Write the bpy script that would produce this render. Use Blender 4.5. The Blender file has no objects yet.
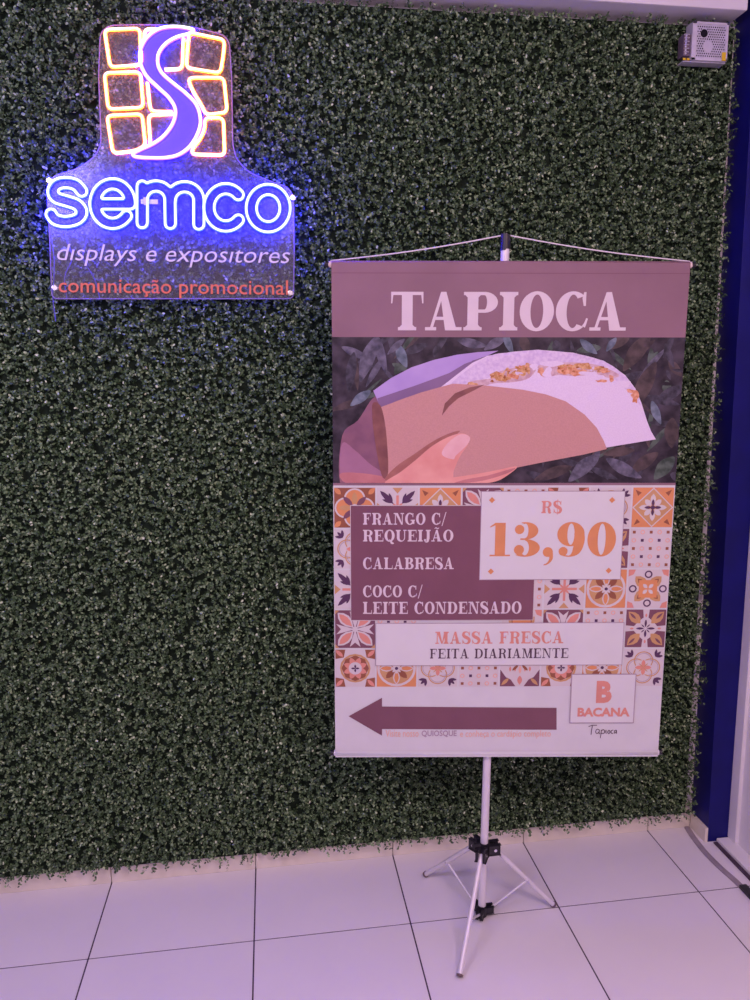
import bpy, bmesh, math, random
import numpy as np
from mathutils import Vector, Matrix

SC = bpy.context.scene
COL = SC.collection
PI = math.pi

# ------------------------------------------------------------------ camera
CAM_POS = Vector((0.5373, -2.2533, 1.5661))
YAW, PITCH, ROLL = 0.13903, 0.16107, -0.00914
_f = Vector((math.sin(YAW) * math.cos(PITCH), math.cos(YAW) * math.cos(PITCH), -math.sin(PITCH)))
_r = Vector((math.cos(YAW), -math.sin(YAW), 0))
_u = _r.cross(_f)
_r2 = _r * math.cos(ROLL) + _u * math.sin(ROLL)
_u2 = _u * math.cos(ROLL) - _r * math.sin(ROLL)
cam_data = bpy.data.cameras.new('camera')
cam_data.sensor_fit = 'HORIZONTAL'
cam_data.sensor_width = 36.0
cam_data.lens = 36.0
cam_data.clip_start = 0.02
cam = bpy.data.objects.new('camera', cam_data)
COL.objects.link(cam)
M3 = Matrix((_r2, _u2, -_f)).transposed()
cam.matrix_world = Matrix.Translation(CAM_POS) @ M3.to_4x4()
SC.camera = cam

# ------------------------------------------------------------------ world, lamps, exposure
SC.view_settings.view_transform = 'Standard'
SC.view_settings.look = 'None'
SC.view_settings.exposure = 0.0
SC.view_settings.gamma = 1.0
SC.view_settings.use_curve_mapping = False

world = bpy.data.worlds.new('room_ambient')
SC.world = world
world.use_nodes = True
bg = world.node_tree.nodes['Background']
bg.inputs[0].default_value = (0.86, 0.60, 0.93, 1)
bg.inputs[1].default_value = 0.33


def area_lamp(name, loc, target, size, size_y, power, color):
    d = bpy.data.lights.new(name, 'AREA')
    d.shape = 'RECTANGLE'
    d.size, d.size_y = size, size_y
    d.energy = power
    d.color = color
    o = bpy.data.objects.new(name, d)
    COL.objects.link(o)
    o.location = loc
    o.rotation_euler = (Vector(target) - Vector(loc)).to_track_quat('-Z', 'Y').to_euler()
    return o


area_lamp('ceiling_lamp_pink', (1.15, -2.55, 2.62), (1.2, -1.3, 0.3), 0.9, 0.6, 31, (1.0, 0.66, 0.70))
area_lamp('ceiling_lamp_violet', (-0.75, -2.1, 2.62), (-0.25, -0.15, 1.2), 0.9, 0.6, 30, (0.76, 0.60, 1.0))


# ------------------------------------------------------------------ helpers
def material(name, color, rough=0.5, spec=0.5, metal=0.0, emit=None, emit_strength=0.0):
    m = bpy.data.materials.new(name)
    m.use_nodes = True
    b = m.node_tree.nodes['Principled BSDF']
    b.inputs['Base Color'].default_value = (*color, 1)
    b.inputs['Roughness'].default_value = rough
    b.inputs['Specular IOR Level'].default_value = spec
    b.inputs['Metallic'].default_value = metal
    if emit:
        b.inputs['Emission Color'].default_value = (*emit, 1)
        b.inputs['Emission Strength'].default_value = emit_strength
    return m


def noisy(name, c1, c2, scale, rough=0.5, spec=0.4, detail=4, bump=0.0, bump_scale=None, contrast=(0.35, 0.65), metal=0.0):
    m = material(name, c1, rough, spec, metal)
    nt = m.node_tree
    b = nt.nodes['Principled BSDF']
    tc = nt.nodes.new('ShaderNodeTexCoord')
    n = nt.nodes.new('ShaderNodeTexNoise')
    n.inputs['Scale'].default_value = scale
    n.inputs['Detail'].default_value = detail
    nt.links.new(tc.outputs['Object'], n.inputs['Vector'])
    r = nt.nodes.new('ShaderNodeValToRGB')
    r.color_ramp.elements[0].position = contrast[0]
    r.color_ramp.elements[1].position = contrast[1]
    r.color_ramp.elements[0].color = (*c1, 1)
    r.color_ramp.elements[1].color = (*c2, 1)
    nt.links.new(n.outputs['Fac'], r.inputs['Fac'])
    nt.links.new(r.outputs['Color'], b.inputs['Base Color'])
    if bump:
        n2 = nt.nodes.new('ShaderNodeTexNoise')
        n2.inputs['Scale'].default_value = bump_scale or scale * 3
        n2.inputs['Detail'].default_value = 3
        nt.links.new(tc.outputs['Object'], n2.inputs['Vector'])
        bp_ = nt.nodes.new('ShaderNodeBump')
        bp_.inputs['Strength'].default_value = bump
        bp_.inputs['Distance'].default_value = 0.002
        nt.links.new(n2.outputs['Fac'], bp_.inputs['Height'])
        nt.links.new(bp_.outputs['Normal'], b.inputs['Normal'])
    return m


def link(o, parent=None):
    COL.objects.link(o)
    if parent:
        o.parent = parent
    return o


def tag(o, label=None, cat=None, group=None, kind=None):
    for k, v in (('label', label), ('category', cat), ('group', group), ('kind', kind)):
        if v:
            o[k] = v
    return o


def empty(name, loc=(0, 0, 0)):
    o = bpy.data.objects.new(name, None)
    o.empty_display_size = 0.1
    o.location = loc
    return link(o)


def mesh_obj(name, verts, faces, mats, parent=None, midx=None, smooth=False):
    me = bpy.data.meshes.new(name)
    me.from_pydata([tuple(v) for v in verts], [], faces)
    for m in (mats if isinstance(mats, (list, tuple)) else [mats]):
        me.materials.append(m)
    if midx is not None:
        me.polygons.foreach_set('material_index', midx)
    if smooth:
        me.polygons.foreach_set('use_smooth', [True] * len(me.polygons))
    me.update()
    return link(bpy.data.objects.new(name, me), parent)


def bm_obj(name, bm, mats, parent=None, smooth_angle=None):
    me = bpy.data.meshes.new(name)
    bm.normal_update()
    bm.to_mesh(me)
    bm.free()
    for m in (mats if isinstance(mats, (list, tuple)) else [mats]):
        me.materials.append(m)
    if smooth_angle:
        me.polygons.foreach_set('use_smooth', [True] * len(me.polygons))
        me.set_sharp_from_angle(angle=smooth_angle)
    return link(bpy.data.objects.new(name, me), parent)


def bm_box(bm, lo, hi, bevel=0.0, mi=0, rot=None):
    lo, hi = Vector(lo), Vector(hi)
    r = bmesh.ops.create_cube(bm, size=1.0)
    vs = r['verts']
    c = (lo + hi) / 2
    s = hi - lo
    for v in vs:
        v.co = Vector((v.co.x * s.x, v.co.y * s.y, v.co.z * s.z))
        if rot:
            v.co = rot @ v.co
        v.co += c
    fs = set(f for v in vs for f in v.link_faces)
    for f in fs:
        f.material_index = mi
    if bevel:
        es = list(set(e for v in vs for e in v.link_edges))
        rb = bmesh.ops.bevel(bm, geom=es, offset=bevel, segments=2, affect='EDGES', profile=0.7)
        for f in rb['faces']:
            f.material_index = mi
    return vs


def box(name, lo, hi, mat, parent=None, bevel=0.0):
    bm = bmesh.new()
    bm_box(bm, lo, hi, bevel)
    return bm_obj(name, bm, mat, parent)


def bm_cyl(bm, a, b, r1, r2=None, seg=20, bevel=0.0, mi=0):
    a, b = Vector(a), Vector(b)
    r2 = r1 if r2 is None else r2
    d = b - a
    r = bmesh.ops.create_cone(bm, cap_ends=True, segments=seg, radius1=r1, radius2=r2, depth=d.length)
    q = d.to_track_quat('Z', 'Y')
    vs = r['verts']
    for v in vs:
        v.co = q @ v.co + (a + b) / 2
    fs = set(f for v in vs for f in v.link_faces)
    for f in fs:
        f.material_index = mi
    if bevel:
        es = [e for e in set(e for v in vs for e in v.link_edges)
              if len(e.link_faces) == 2 and any(len(f.verts) > 4 for f in e.link_faces)]
        bmesh.ops.bevel(bm, geom=es, offset=bevel, segments=2, affect='EDGES')


def cyl(name, a, b, r, mat, parent=None, r2=None, seg=20, bevel=0.0):
    bm = bmesh.new()
    bm_cyl(bm, a, b, r, r2, seg, bevel)
    return bm_obj(name, bm, mat, parent, smooth_angle=0.7)


def sweep(pts, r, closed=False, seg=8, up=Vector((0, 1, 0))):
    """tube verts and faces along a path lying in a plane whose normal is `up`"""
    n = len(pts)
    V, F = [], []
    P = [Vector(p) for p in pts]
    for i in range(n):
        a = P[i - 1] if (closed or i > 0) else P[i]
        b = P[(i + 1) % n] if (closed or i < n - 1) else P[i]
        t = (b - a).normalized()
        s = t.cross(up).normalized()
        w = s.cross(t).normalized()
        for k in range(seg):
            th = 2 * PI * k / seg
            V.append(P[i] + s * (r * math.cos(th)) + w * (r * math.sin(th)))
    m = n if closed else n - 1
    for i in range(m):
        j = (i + 1) % n
        for k in range(seg):
            l = (k + 1) % seg
            F.append((i * seg + k, i * seg + l, j * seg + l, j * seg + k))
    if not closed:
        F.append(tuple(range(seg)))
        F.append(tuple(reversed(range((n - 1) * seg, n * seg))))
    return V, F


def catmull(pts, closed=True, sub=6):
    P = [np.array(p, float) for p in pts]
    n = len(P)
    out = []
    rng = range(n) if closed else range(n - 1)
    for i in rng:
        p0 = P[(i - 1) % n] if (closed or i > 0) else P[i]
        p1 = P[i]
        p2 = P[(i + 1) % n]
        p3 = P[(i + 2) % n] if (closed or i + 2 < n) else P[(i + 1) % n]
        for k in range(sub):
            t = k / sub
            out.append(0.5 * ((2 * p1) + (-p0 + p2) * t + (2 * p0 - 5 * p1 + 4 * p2 - p3) * t * t
                              + (-p0 + 3 * p1 - 3 * p2 + p3) * t ** 3))
    if not closed:
        out.append(P[-1])
    return out


def rounded(pts, rad, closed=True, sub=4):
    """polyline with its corners rounded"""
    P = [np.array(p, float) for p in pts]
    n = len(P)
    out = []
    for i in range(n):
        if not closed and i in (0, n - 1):
            out.append(P[i])
            continue
        a, b, c = P[i - 1], P[i], P[(i + 1) % n]
        la, lc = np.linalg.norm(a - b), np.linalg.norm(c - b)
        ra = min(rad, la * 0.45)
        rc = min(rad, lc * 0.45)
        s, e = b + (a - b) / la * ra, b + (c - b) / lc * rc
        for k in range(sub + 1):
            t = k / sub
            out.append((1 - t) ** 2 * s + 2 * t * (1 - t) * b + t * t * e)
    return out


# ------------------------------------------------------------------ materials
M_WALL = noisy('white_wall_paint', (0.80, 0.78, 0.78), (0.84, 0.82, 0.82), 6, 0.7, 0.3)
M_TRIM = noisy('white_trim_paint', (0.82, 0.80, 0.80), (0.86, 0.84, 0.84), 5, 0.55, 0.4)
M_BLUE = noisy('blue_wall_paint', (0.002, 0.002, 0.115), (0.003, 0.003, 0.155), 9, 0.5, 0.35, bump=0.05, bump_scale=60)
M_TILE = noisy('pale_ceramic_tile', (0.83, 0.80, 0.81), (0.87, 0.84, 0.845), 2.2, 0.32, 0.35)
M_GROUT = noisy('dark_grout', (0.075, 0.05, 0.08), (0.11, 0.08, 0.11), 30, 0.9, 0.1)
M_BASE = noisy('beige_skirting_tile', (0.80, 0.74, 0.62), (0.86, 0.80, 0.68), 12, 0.5, 0.3)
M_CEIL = noisy('ceiling_paint', (0.82, 0.80, 0.80), (0.85, 0.83, 0.83), 4, 0.8, 0.2)
M_BACKMAT = noisy('hedge_mat_green_black', (0.012, 0.022, 0.012), (0.022, 0.038, 0.022), 60, 0.8, 0.1)
M_BLACK = noisy('black_plastic', (0.012, 0.011, 0.016), (0.02, 0.018, 0.024), 40, 0.4, 0.5)
M_ALU = noisy('white_coated_aluminium', (0.74, 0.72, 0.74), (0.80, 0.78, 0.80), 20, 0.35, 0.5, metal=0.1)
M_STEEL = material('bright_screw_steel', (0.8, 0.8, 0.82), 0.25, 0.5, 0.9)

# ------------------------------------------------------------------ room shell
T = 0.45
ROW1 = 0.329
X_BLUE = 1.968
LEAN = 0.0085
floor = box('floor', (-1.8, -3.6, -0.06), (2.7, 0.0, -0.0016), M_GROUT)
tag(floor, 'pale tiled floor with dark grout lines below the hedge wall', 'floor', kind='structure')
tile_mesh = {}
for row in range(7):
    y1 = 0.0 if row == 0 else -(ROW1 + (row - 1) * T)
    y0 = -(ROW1 + row * T)
    for k in range(-4, 6):
        d = round(y1 - y0, 4)
        if d not in tile_mesh:
            bm = bmesh.new()
            g = 0.0021
            bm_box(bm, (-T / 2 + g, -d / 2 + g, -0.012), (T / 2 - g, d / 2 - g, 0.0), 0.0009)
            me = bpy.data.meshes.new('floor_tile')
            bm.to_mesh(me)
            bm.free()
            me.materials.append(M_TILE)
            tile_mesh[d] = me
        o = bpy.data.objects.new('floor_tile', tile_mesh[d])
        link(o, floor)
        o.location = ((k + 0.5) * T, (y0 + y1) / 2, 0)

wall_back = box('wall_back', (-1.8, 0.0, 0.0), (2.7, 0.12, 2.78), M_WALL)
tag(wall_back, 'white painted wall behind the boxwood hedge', 'wall', kind='structure')
wall_right = box('wall_right', (X_BLUE, -0.103, 0.0), (2.045, 0.0, 2.78), M_BLUE, bevel=0.002)
for v in wall_right.data.vertices:          # the corner leans a little out of plumb
    v.co.x -= LEAN * v.co.z * (1 if v.co.x < 2.0 else 0.4)
tag(wall_right, 'deep blue painted wall corner at the end of the hedge', 'wall', kind='structure')
wall_side = box('wall_side', (2.052, -3.6, 0.0), (2.16, 0.0, 2.78), M_WALL)
tag(wall_side, 'white side wall next to the blue corner', 'wall', kind='structure')
trim2 = box('trim_2', (2.040, -0.146, 0.0142), (2.055, -0.1035, 2.78), M_TRIM, bevel=0.003)
tag(trim2, 'narrow white vertical casing beside the blue wall corner', 'trim', kind='structure')
bm = bmesh.new()
bm_box(bm, (1.998, -1.6, 0.0005), (2.052, -0.106, 0.014), 0.004)
trim3 = bm_obj('trim_3', bm, M_TRIM)
tag(trim3, 'low white sill running along the foot of the white side wall', 'trim', kind='structure')
sill_shadow = box('sill_shadow_strip', (1.984, -1.6, 0.0003), (1.9975, -0.112, 0.005), M_GROUT, bevel=0.001)  # dark strip put in for the shade of the gap below the sill
tag(sill_shadow, 'dark strip painted in as the shadow gap below the white sill', 'trim', kind='structure')
ceiling = box('ceiling', (-1.8, -3.6, 2.78), (2.7, 0.12, 2.88), M_CEIL)
tag(ceiling, 'white ceiling above the hedge wall', 'ceiling', kind='structure')
bm = bmesh.new()
bm_box(bm, (-1.8, -0.104, 2.586), (1.918, 0.0, 2.78), 0.006)
trim1 = bm_obj('trim_1', bm, M_TRIM)
tag(trim1, 'white soffit strip along the top of the hedge', 'trim', kind='structure')

base_back = empty('baseboard_back')
tag(base_back, 'beige tile skirting along the foot of the hedge wall', 'baseboard', kind='structure')
bm = bmesh.new()
bm_box(bm, (-T / 2 + 0.0012, -0.006, 0.0005), (T / 2 - 0.0012, 0.006, 0.085), 0.0015)
me_sk = bpy.data.meshes.new('skirting_tile')
bm.to_mesh(me_sk)
bm.free()
me_sk.materials.append(M_BASE)
for k in range(-4, 4):
    o = bpy.data.objects.new('skirting_tile', me_sk)
    link(o, base_back)
    o.location = ((k + 0.5) * T, -0.0065, 0)
box('skirting_tile', (4 * T + 0.0012, -0.0125, 0.0005), (X_BLUE - 0.012, -0.0005, 0.085), M_BASE, base_back, 0.0015)
base_right = box('baseboard_right', (X_BLUE - 0.011, -0.104, 0.0005), (X_BLUE - 0.0003, -0.013, 0.052), M_BASE, bevel=0.0015)
tag(base_right, 'short beige skirting at the foot of the blue corner', 'baseboard', kind='structure')

# ------------------------------------------------------------------ hedge of artificial boxwood
hedge = empty('boxwood_hedge', (0.5, -0.01, 0.06))
tag(hedge, 'artificial green boxwood hedge covering the back wall', 'hedge')
HX0, HX1, HZ0, HZ1 = -1.15, 1.952, 0.064, 2.583
o = box('backing_mat', (HX0, -0.026, HZ0), (HX1 - 0.024, -0.0135, HZ1 - 0.01), M_BACKMAT, None)
o.parent = hedge
o.matrix_parent_inverse = Matrix.Translation((-0.5, 0.01, -0.06))


def leaf_material():
    m = material('boxwood_leaf', (0.1, 0.13, 0.08), 0.42, 0.45)
    nt = m.node_tree
    b = nt.nodes['Principled BSDF']
    at = nt.nodes.new('ShaderNodeAttribute')
    at.attribute_name = 'tone'
    r = nt.nodes.new('ShaderNodeValToRGB')
    e = r.color_ramp.elements
    e[0].position, e[0].color = 0.0, (0.016, 0.040, 0.013, 1)
    e[1].position, e[1].color = 1.0, (0.70, 0.82, 0.54, 1)
    x = e.new(0.45)
    x.color = (0.104, 0.190, 0.076, 1)
    x = e.new(0.8)
    x.color = (0.32, 0.46, 0.23, 1)
    nt.links.new(at.outputs['Fac'], r.inputs['Fac'])
    nt.links.new(r.outputs['Color'], b.inputs['Base Color'])
    return m


M_LEAF = leaf_material()


def build_leaves():
    rg = np.random.default_rng(11)
    step = 0.0120
    nx, nz = int((HX1 - HX0) / step), int((HZ1 - HZ0) / step)
    gx, gz = np.meshgrid(np.arange(nx), np.arange(nz))
    cx = HX0 + (gx.ravel() + rg.uniform(0.05, 0.95, gx.size)) * step
    cx0 = cx
    cz = HZ0 + (gz.ravel() + rg.uniform(0.05, 0.95, gx.size)) * step
    cx = cx - LEAN * cz * np.clip((cx - 1.0) / 0.9, 0, 1)
    N = cx.size
    # 0.5 m mats: the seams between them show as a little lower growth
    seam = np.minimum(np.abs((cx - HX1) % 0.5 - 0.0), np.abs((cz - HZ1) % 0.5))
    low = np.clip(1 - seam / 0.02, 0, 1)
    h = rg.uniform(0.022, 0.046, N) * (1 - 0.35 * low)
    lump = (np.sin(cx * 17 + 1.3 * np.sin(cz * 11)) * np.sin(cz * 19 + 1.7 * np.sin(cx * 9)))
    h *= 1 + 0.09 * lump
    ax = np.stack([rg.normal(0, 0.36, N), -np.ones(N), rg.normal(0.1, 0.36, N)], 1)
    ax /= np.linalg.norm(ax, axis=1)[:, None]
    K = 7
    idx = np.repeat(np.arange(N), K)
    n = idx.size
    lev = np.tile(np.linspace(0.35, 1.0, K), N) + rg.uniform(-0.08, 0.08, n)
    base = np.stack([cx, np.full(N, -0.022), cz], 1)[idx] + ax[idx] * (h[idx] * lev)[:, None]
    A = ax[idx]
    ref = rg.normal(0, 1, (n, 3))
    rad = ref - (ref * A).sum(1)[:, None] * A
    rad /= np.linalg.norm(rad, axis=1)[:, None]
    open_ = rg.uniform(0.15, 0.95, n)[:, None]
    d = rad * np.sqrt(1 - open_ ** 2 * 0.6) + A * open_ * 0.75
    d[:, 2] -= 0.10
    d /= np.linalg.norm(d, axis=1)[:, None]
    nr = A - (A * d).sum(1)[:, None] * d + rg.normal(0, 0.42, (n, 3))
    nr -= (nr * d).sum(1)[:, None] * d
    nr /= np.linalg.norm(nr, axis=1)[:, None]
    s = np.cross(d, nr)
    L = rg.uniform(0.0070, 0.0112, n)[:, None]
    Wd = L * rg.uniform(0.54, 0.74, n)[:, None]
    up = nr * (Wd * 0.18)
    V = np.empty((n, 6, 3), np.float32)
    V[:, 0] = base
    V[:, 1] = base + d * L * 0.38 + s * Wd * 0.5 + up
    V[:, 2] = base + d * L * 0.80 + s * Wd * 0.36 + up * 0.7
    V[:, 3] = base + d * L
    V[:, 4] = base + d * L * 0.80 - s * Wd * 0.36 + up * 0.7
    V[:, 5] = base + d * L * 0.38 - s * Wd * 0.5 + up
    inbox = (V[:, :, 0] > 1.733).any(1) & (V[:, :, 0] < 1.882).any(1) & (V[:, :, 2] > 2.449).any(1) & (V[:, :, 2] < 2.563).any(1) & (V[:, :, 1] < -0.045).any(1)
    keep = ~inbox & ((V[:, :, 0] + LEAN * V[:, :, 2]).max(1) < X_BLUE - 0.002) & (V[:, :, 2].max(1) < 2.585) & (V[:, :, 1].max(1) < -0.0135)
    V = V[keep]
    n = V.shape[0]
    tone = np.clip(rg.beta(1.0, 1.9, n) * 0.90 + (rg.random(N) ** 2.2 * 0.22)[idx][keep], 0, 1)
    me = bpy.data.meshes.new('leaves')
    me.vertices.add(n * 6)
    me.vertices.foreach_set('co', V.reshape(-1))
    fi = (np.arange(n)[:, None] * 6 + np.array([0, 1, 2, 3, 0, 3, 4, 5])[None]).astype(np.int32)
    me.loops.add(n * 8)
    me.loops.foreach_set('vertex_index', fi.reshape(-1))
    me.polygons.add(n * 2)
    me.polygons.foreach_set('loop_start', np.arange(n * 2, dtype=np.int32) * 4)
    me.update(calc_edges=True)
    at = me.attributes.new('tone', 'FLOAT', 'POINT')
    at.data.foreach_set('value', np.repeat(tone, 6).astype(np.float32))
    me.materials.append(M_LEAF)
    me.validate()
    return me


lv = bpy.data.objects.new('leaves', build_leaves())
link(lv, hedge)
lv.matrix_parent_inverse = Matrix.Translation((-0.5, 0.01, -0.06))
lv['kind'] = 'stuff'

# ------------------------------------------------------------------ neon sign
SIGN_Y = -0.105
# artwork measurements -> metres on the sign's vertical plane (x along the wall, z up)
HS = (0.002373539392628818, -0.00017567404901956574, -0.09155334000660964,
      -0.00027611907414120464, -0.002738346338068309, 2.502070712072788,
      -0.00016198437076514813, -0.0001822640024737597)
# the same for the banner sheet (u from its left edge, v from its lower edge)
HB = (0.002371456880202674, -1.9296822986252812e-05, -0.7806749948871804,
      -5.7404966725688344e-06, -0.002545082492650001, 1.9292380034097252,
      -7.516358624357958e-06, -0.00019486140543489524)


def plane_map(H, x, y):
    w = H[6] * x + H[7] * y + 1
    return ((H[0] * x + H[1] * y + H[2]) / w, (H[3] * x + H[4] * y + H[5]) / w)


def sp(x, y):
    return plane_map(HS, x, y)


sign = empty('neon_sign', (0.30, 0.0, 1.79))
tag(sign, 'lit blue and amber neon sign on a clear acrylic panel over the hedge', 'sign')
INV_SIGN = Matrix.Translation((-0.30, 0, -1.79))


def sign_part(o):
    o.parent = sign
    o.matrix_parent_inverse = INV_SIGN
    return o


def acrylic():
    m = bpy.data.materials.new('clear_acrylic')
    m.use_nodes = True
    nt = m.node_tree
    nt.nodes.clear()
    out = nt.nodes.new('ShaderNodeOutputMaterial')
    tr = nt.nodes.new('ShaderNodeBsdfTransparent')
    tr.inputs[0].default_value = (0.93, 0.92, 0.97, 1)
    df = nt.nodes.new('ShaderNodeBsdfDiffuse')
    df.inputs[0].default_value = (0.80, 0.78, 0.86, 1)
    gl = nt.nodes.new('ShaderNodeBsdfGlossy')
    gl.inputs['Roughness'].default_value = 0.15
    m1 = nt.nodes.new('ShaderNodeMixShader')
    m1.inputs[0].default_value = 0.055
    m2 = nt.nodes.new('ShaderNodeMixShader')
    m2.inputs[0].default_value = 0.02
    nt.links.new(tr.outputs[0], m1.inputs[1])
    nt.links.new(df.outputs[0], m1.inputs[2])
    nt.links.new(m1.outputs[0], m2.inputs[1])
    nt.links.new(gl.outputs[0], m2.inputs[2])
    nt.links.new(m2.outputs[0], out.inputs[0])
    return m


def vinyl(name, color, fac, emit=0.0):
    m = bpy.data.materials.new(name)
    m.use_nodes = True
    nt = m.node_tree
    b = nt.nodes['Principled BSDF']
    b.inputs['Base Color'].default_value = (*color, 1)
    b.inputs['Roughness'].default_value = 0.45
    if emit:
        b.inputs['Emission Color'].default_value = (*color, 1)
        b.inputs['Emission Strength'].default_value = emit
    tr = nt.nodes.new('ShaderNodeBsdfTransparent')
    mx = nt.nodes.new('ShaderNodeMixShader')
    mx.inputs[0].default_value = fac
    nt.links.new(tr.outputs[0], mx.inputs[1])
    nt.links.new(b.outputs[0], mx.inputs[2])
    nt.links.new(mx.outputs[0], nt.nodes['Material Output'].inputs[0])
    return m


M_ACRYLIC = acrylic()
M_EDGE_GLOW = vinyl('acrylic_edge_glow', (0.45, 0.36, 0.80), 0.55)  # edge-lit glow of the clear panel put into a paler violet colour
M_NEON_BLUE_CORE = material('neon_blue_core', (0.9, 0.9, 1), 0.4, 0.5, emit=(0.66, 0.74, 1.0), emit_strength=1.9)
M_NEON_BLUE = material('neon_blue_jacket', (0.1, 0.12, 0.9), 0.4, 0.5, emit=(0.0012, 0.0025, 1.0), emit_strength=130.0)
M_NEON_S_CORE = material('neon_white_core', (1, 1, 1), 0.4, 0.5, emit=(0.98, 0.90, 1.0), emit_strength=1.5)
M_NEON_S = material('neon_violet_jacket', (0.3, 0.25, 0.9), 0.4, 0.5, emit=(0.012, 0.003, 1.0), emit_strength=60.0)
M_NEON_WARM_CORE = material('neon_warm_core', (1, 0.95, 0.8), 0.4, 0.5, emit=(1.0, 0.86, 0.55), emit_strength=1.9)
M_NEON_WARM = material('neon_amber_jacket', (0.9, 0.5, 0.2), 0.4, 0.5, emit=(1.0, 0.22, 0.02), emit_strength=8.0)
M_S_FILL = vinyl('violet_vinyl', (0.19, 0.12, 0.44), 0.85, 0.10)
M_LETTER_SPILL = vinyl('blue_light_spill', (0.05, 0.05, 0.60), 0.42, 0.10)  # blue tube spill inside the letters put into a faintly glowing film
M_SIGN_WHITE = material('white_acrylic_lettering', (0.80, 0.76, 0.82), 0.5, 0.4)
M_SIGN_ORANGE = material('orange_acrylic_lettering', (0.78, 0.19, 0.11), 0.5, 0.4)


def zA(x, y):   # three measuring grids over the sign artwork
    return sp(30 + x * 0.37333, y * 0.37333)


def zB(x, y):
    return sp(90 + x * 0.21333, 10 + y * 0.21333)


def zC(x, y):
    return sp(30 + x * 0.37333, 160 + y * 0.37333)


def plate(name, outline, y0, y1, mat):
    """flat plate with a given (x, z) outline and thickness"""
    n = len(outline)
    V = [(x, y0, z) for x, z in outline] + [(x, y1, z) for x, z in outline]
    F = [tuple(range(n)), tuple(reversed(range(n, 2 * n)))]
    F += [(i, i + n, (i + 1) % n + n, (i + 1) % n) for i in range(n)]
    return mesh_obj(name, V, F, mat)


PANEL = [(188, 85), (215, 66), (330, 65), (440, 72), (518, 92), (534, 112), (540, 200), (543, 388),
         (553, 425), (585, 460), (640, 484), (690, 500), (706, 525), (708, 660), (706, 800), (58, 800),
         (52, 640), (44, 500), (60, 472), (130, 450), (172, 420), (190, 385), (183, 200)]
outline = [zA(*p) for p in rounded(PANEL, 16, True, 3)]
sign_part(plate('acrylic_panel', outline, SIGN_Y, SIGN_Y + 0.004, M_ACRYLIC))
V, F = sweep([(x, SIGN_Y + 0.002, z) for x, z in outline], 0.0016, True, 6)
sign_part(mesh_obj('panel_edge', V, F, M_EDGE_GLOW, smooth=True))


def neon(name, paths, core, jacket, rc=0.0034, rj=0.0052):
    """one neon piece: bright front bead over a wider coloured silicone jacket; paths = [(points, closed)]"""
    V, F = [], []
    Vj, Fj = [], []
    for pts, closed in paths:
        v, f = sweep([(x, SIGN_Y - 0.0105, z) for x, z in pts], rc, closed, 6)
        F += [tuple(i + len(V) for i in q) for q in f]
        V += v
        v, f = sweep([(x, SIGN_Y - 0.0060, z) for x, z in pts], rj, closed, 6)
        Fj += [tuple(i + len(Vj) for i in q) for q in f]
        Vj += v
    root = sign_part(mesh_obj(name, Vj, Fj, jacket, smooth=True))
    c = mesh_obj('light_bead', V, F, core, smooth=True)
    c.parent = root
    return root


SQ = [
    ([(70, 98), (236, 92), (242, 262), (97, 274)], True),
    ([(70, 300), (238, 296), (252, 462), (88, 470)], True),
    ([(82, 500), (246, 492), (262, 640), (215, 664), (110, 676)], True),
    ([(468, 112), (632, 145), (626, 215), (612, 302), (452, 276), (462, 150)], True),
    ([(462, 335), (478, 322), (628, 322), (644, 484), (545, 496), (524, 450), (488, 392)], True),
    ([(540, 510), (626, 510), (632, 684), (484, 680), (478, 658), (518, 610), (540, 560)], True),
    ([(254, 150), (258, 95), (312, 95)], False),
    ([(440, 138), (434, 282), (352, 284)], False),
    ([(270, 345), (285, 480), (388, 482)], False),
    ([(284, 628), (275, 496), (392, 492)], False),
]
for pts, closed in SQ:
    q = rounded(pts, 26, closed, 4)
    neon('neon_square', [([zB(*p) for p in q], closed)], M_NEON_WARM_CORE, M_NEON_WARM, 0.0025, 0.0045)
S_PTS = [(488, 101), (440, 88), (380, 85), (320, 98), (270, 135), (240, 190), (238, 250), (265, 312), (320, 367),
         (375, 420), (402, 472), (392, 532), (352, 590), (300, 630), (240, 658), (205, 677), (216, 692), (280, 697),
         (360, 696), (422, 680), (472, 640), (507, 580), (519, 520), (500, 450), (450, 395), (390, 347), (340, 302),
         (320, 257), (325, 207), (360, 162), (410, 133), (464, 118)]
s_curve = [zB(*p) for p in catmull(S_PTS, True, 4)]
sroot = neon('neon_curve', [(s_curve, True)], M_NEON_S_CORE, M_NEON_S, 0.0033, 0.0050)
sroot['label'] = 'white outlined violet curve shaped like the letter S'
sign_part(plate('violet_fill', s_curve, SIGN_Y - 0.0035, SIGN_Y - 0.0015, M_S_FILL))


def arc(cx, cy, rx, ry, a0, a1, n=24):
    return [(cx + rx * math.cos(math.radians(a0 + (a1 - a0) * k / n)),
             cy - ry * math.sin(math.radians(a0 + (a1 - a0) * k / n))) for k in range(n + 1)]


LETTERS = {
    's': [[tuple(p) for p in catmull([(141, 86), (125, 69), (100, 63), (75, 68), (64, 86), (73, 103), (100, 112),
                                      (128, 122), (141, 141), (130, 159), (100, 167), (72, 162), (59, 147)], False, 5)]],
    'e': [[(177, 120), (270, 120)], arc(223, 119, 47, 53, 0, 322)],
    'm': [[(302, 72), (302, 170)], arc(339, 108, 37, 36, 180, 0), [(376, 108), (377, 172)],
          arc(415, 110, 38, 36, 180, 0), [(453, 110), (453, 174)]],
    'c': [arc(525, 129, 45, 50, 42, 318)],
    'o': [arc(638, 131, 45, 50, 0, 360, 40)],
}
HALF = 13.8


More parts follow.
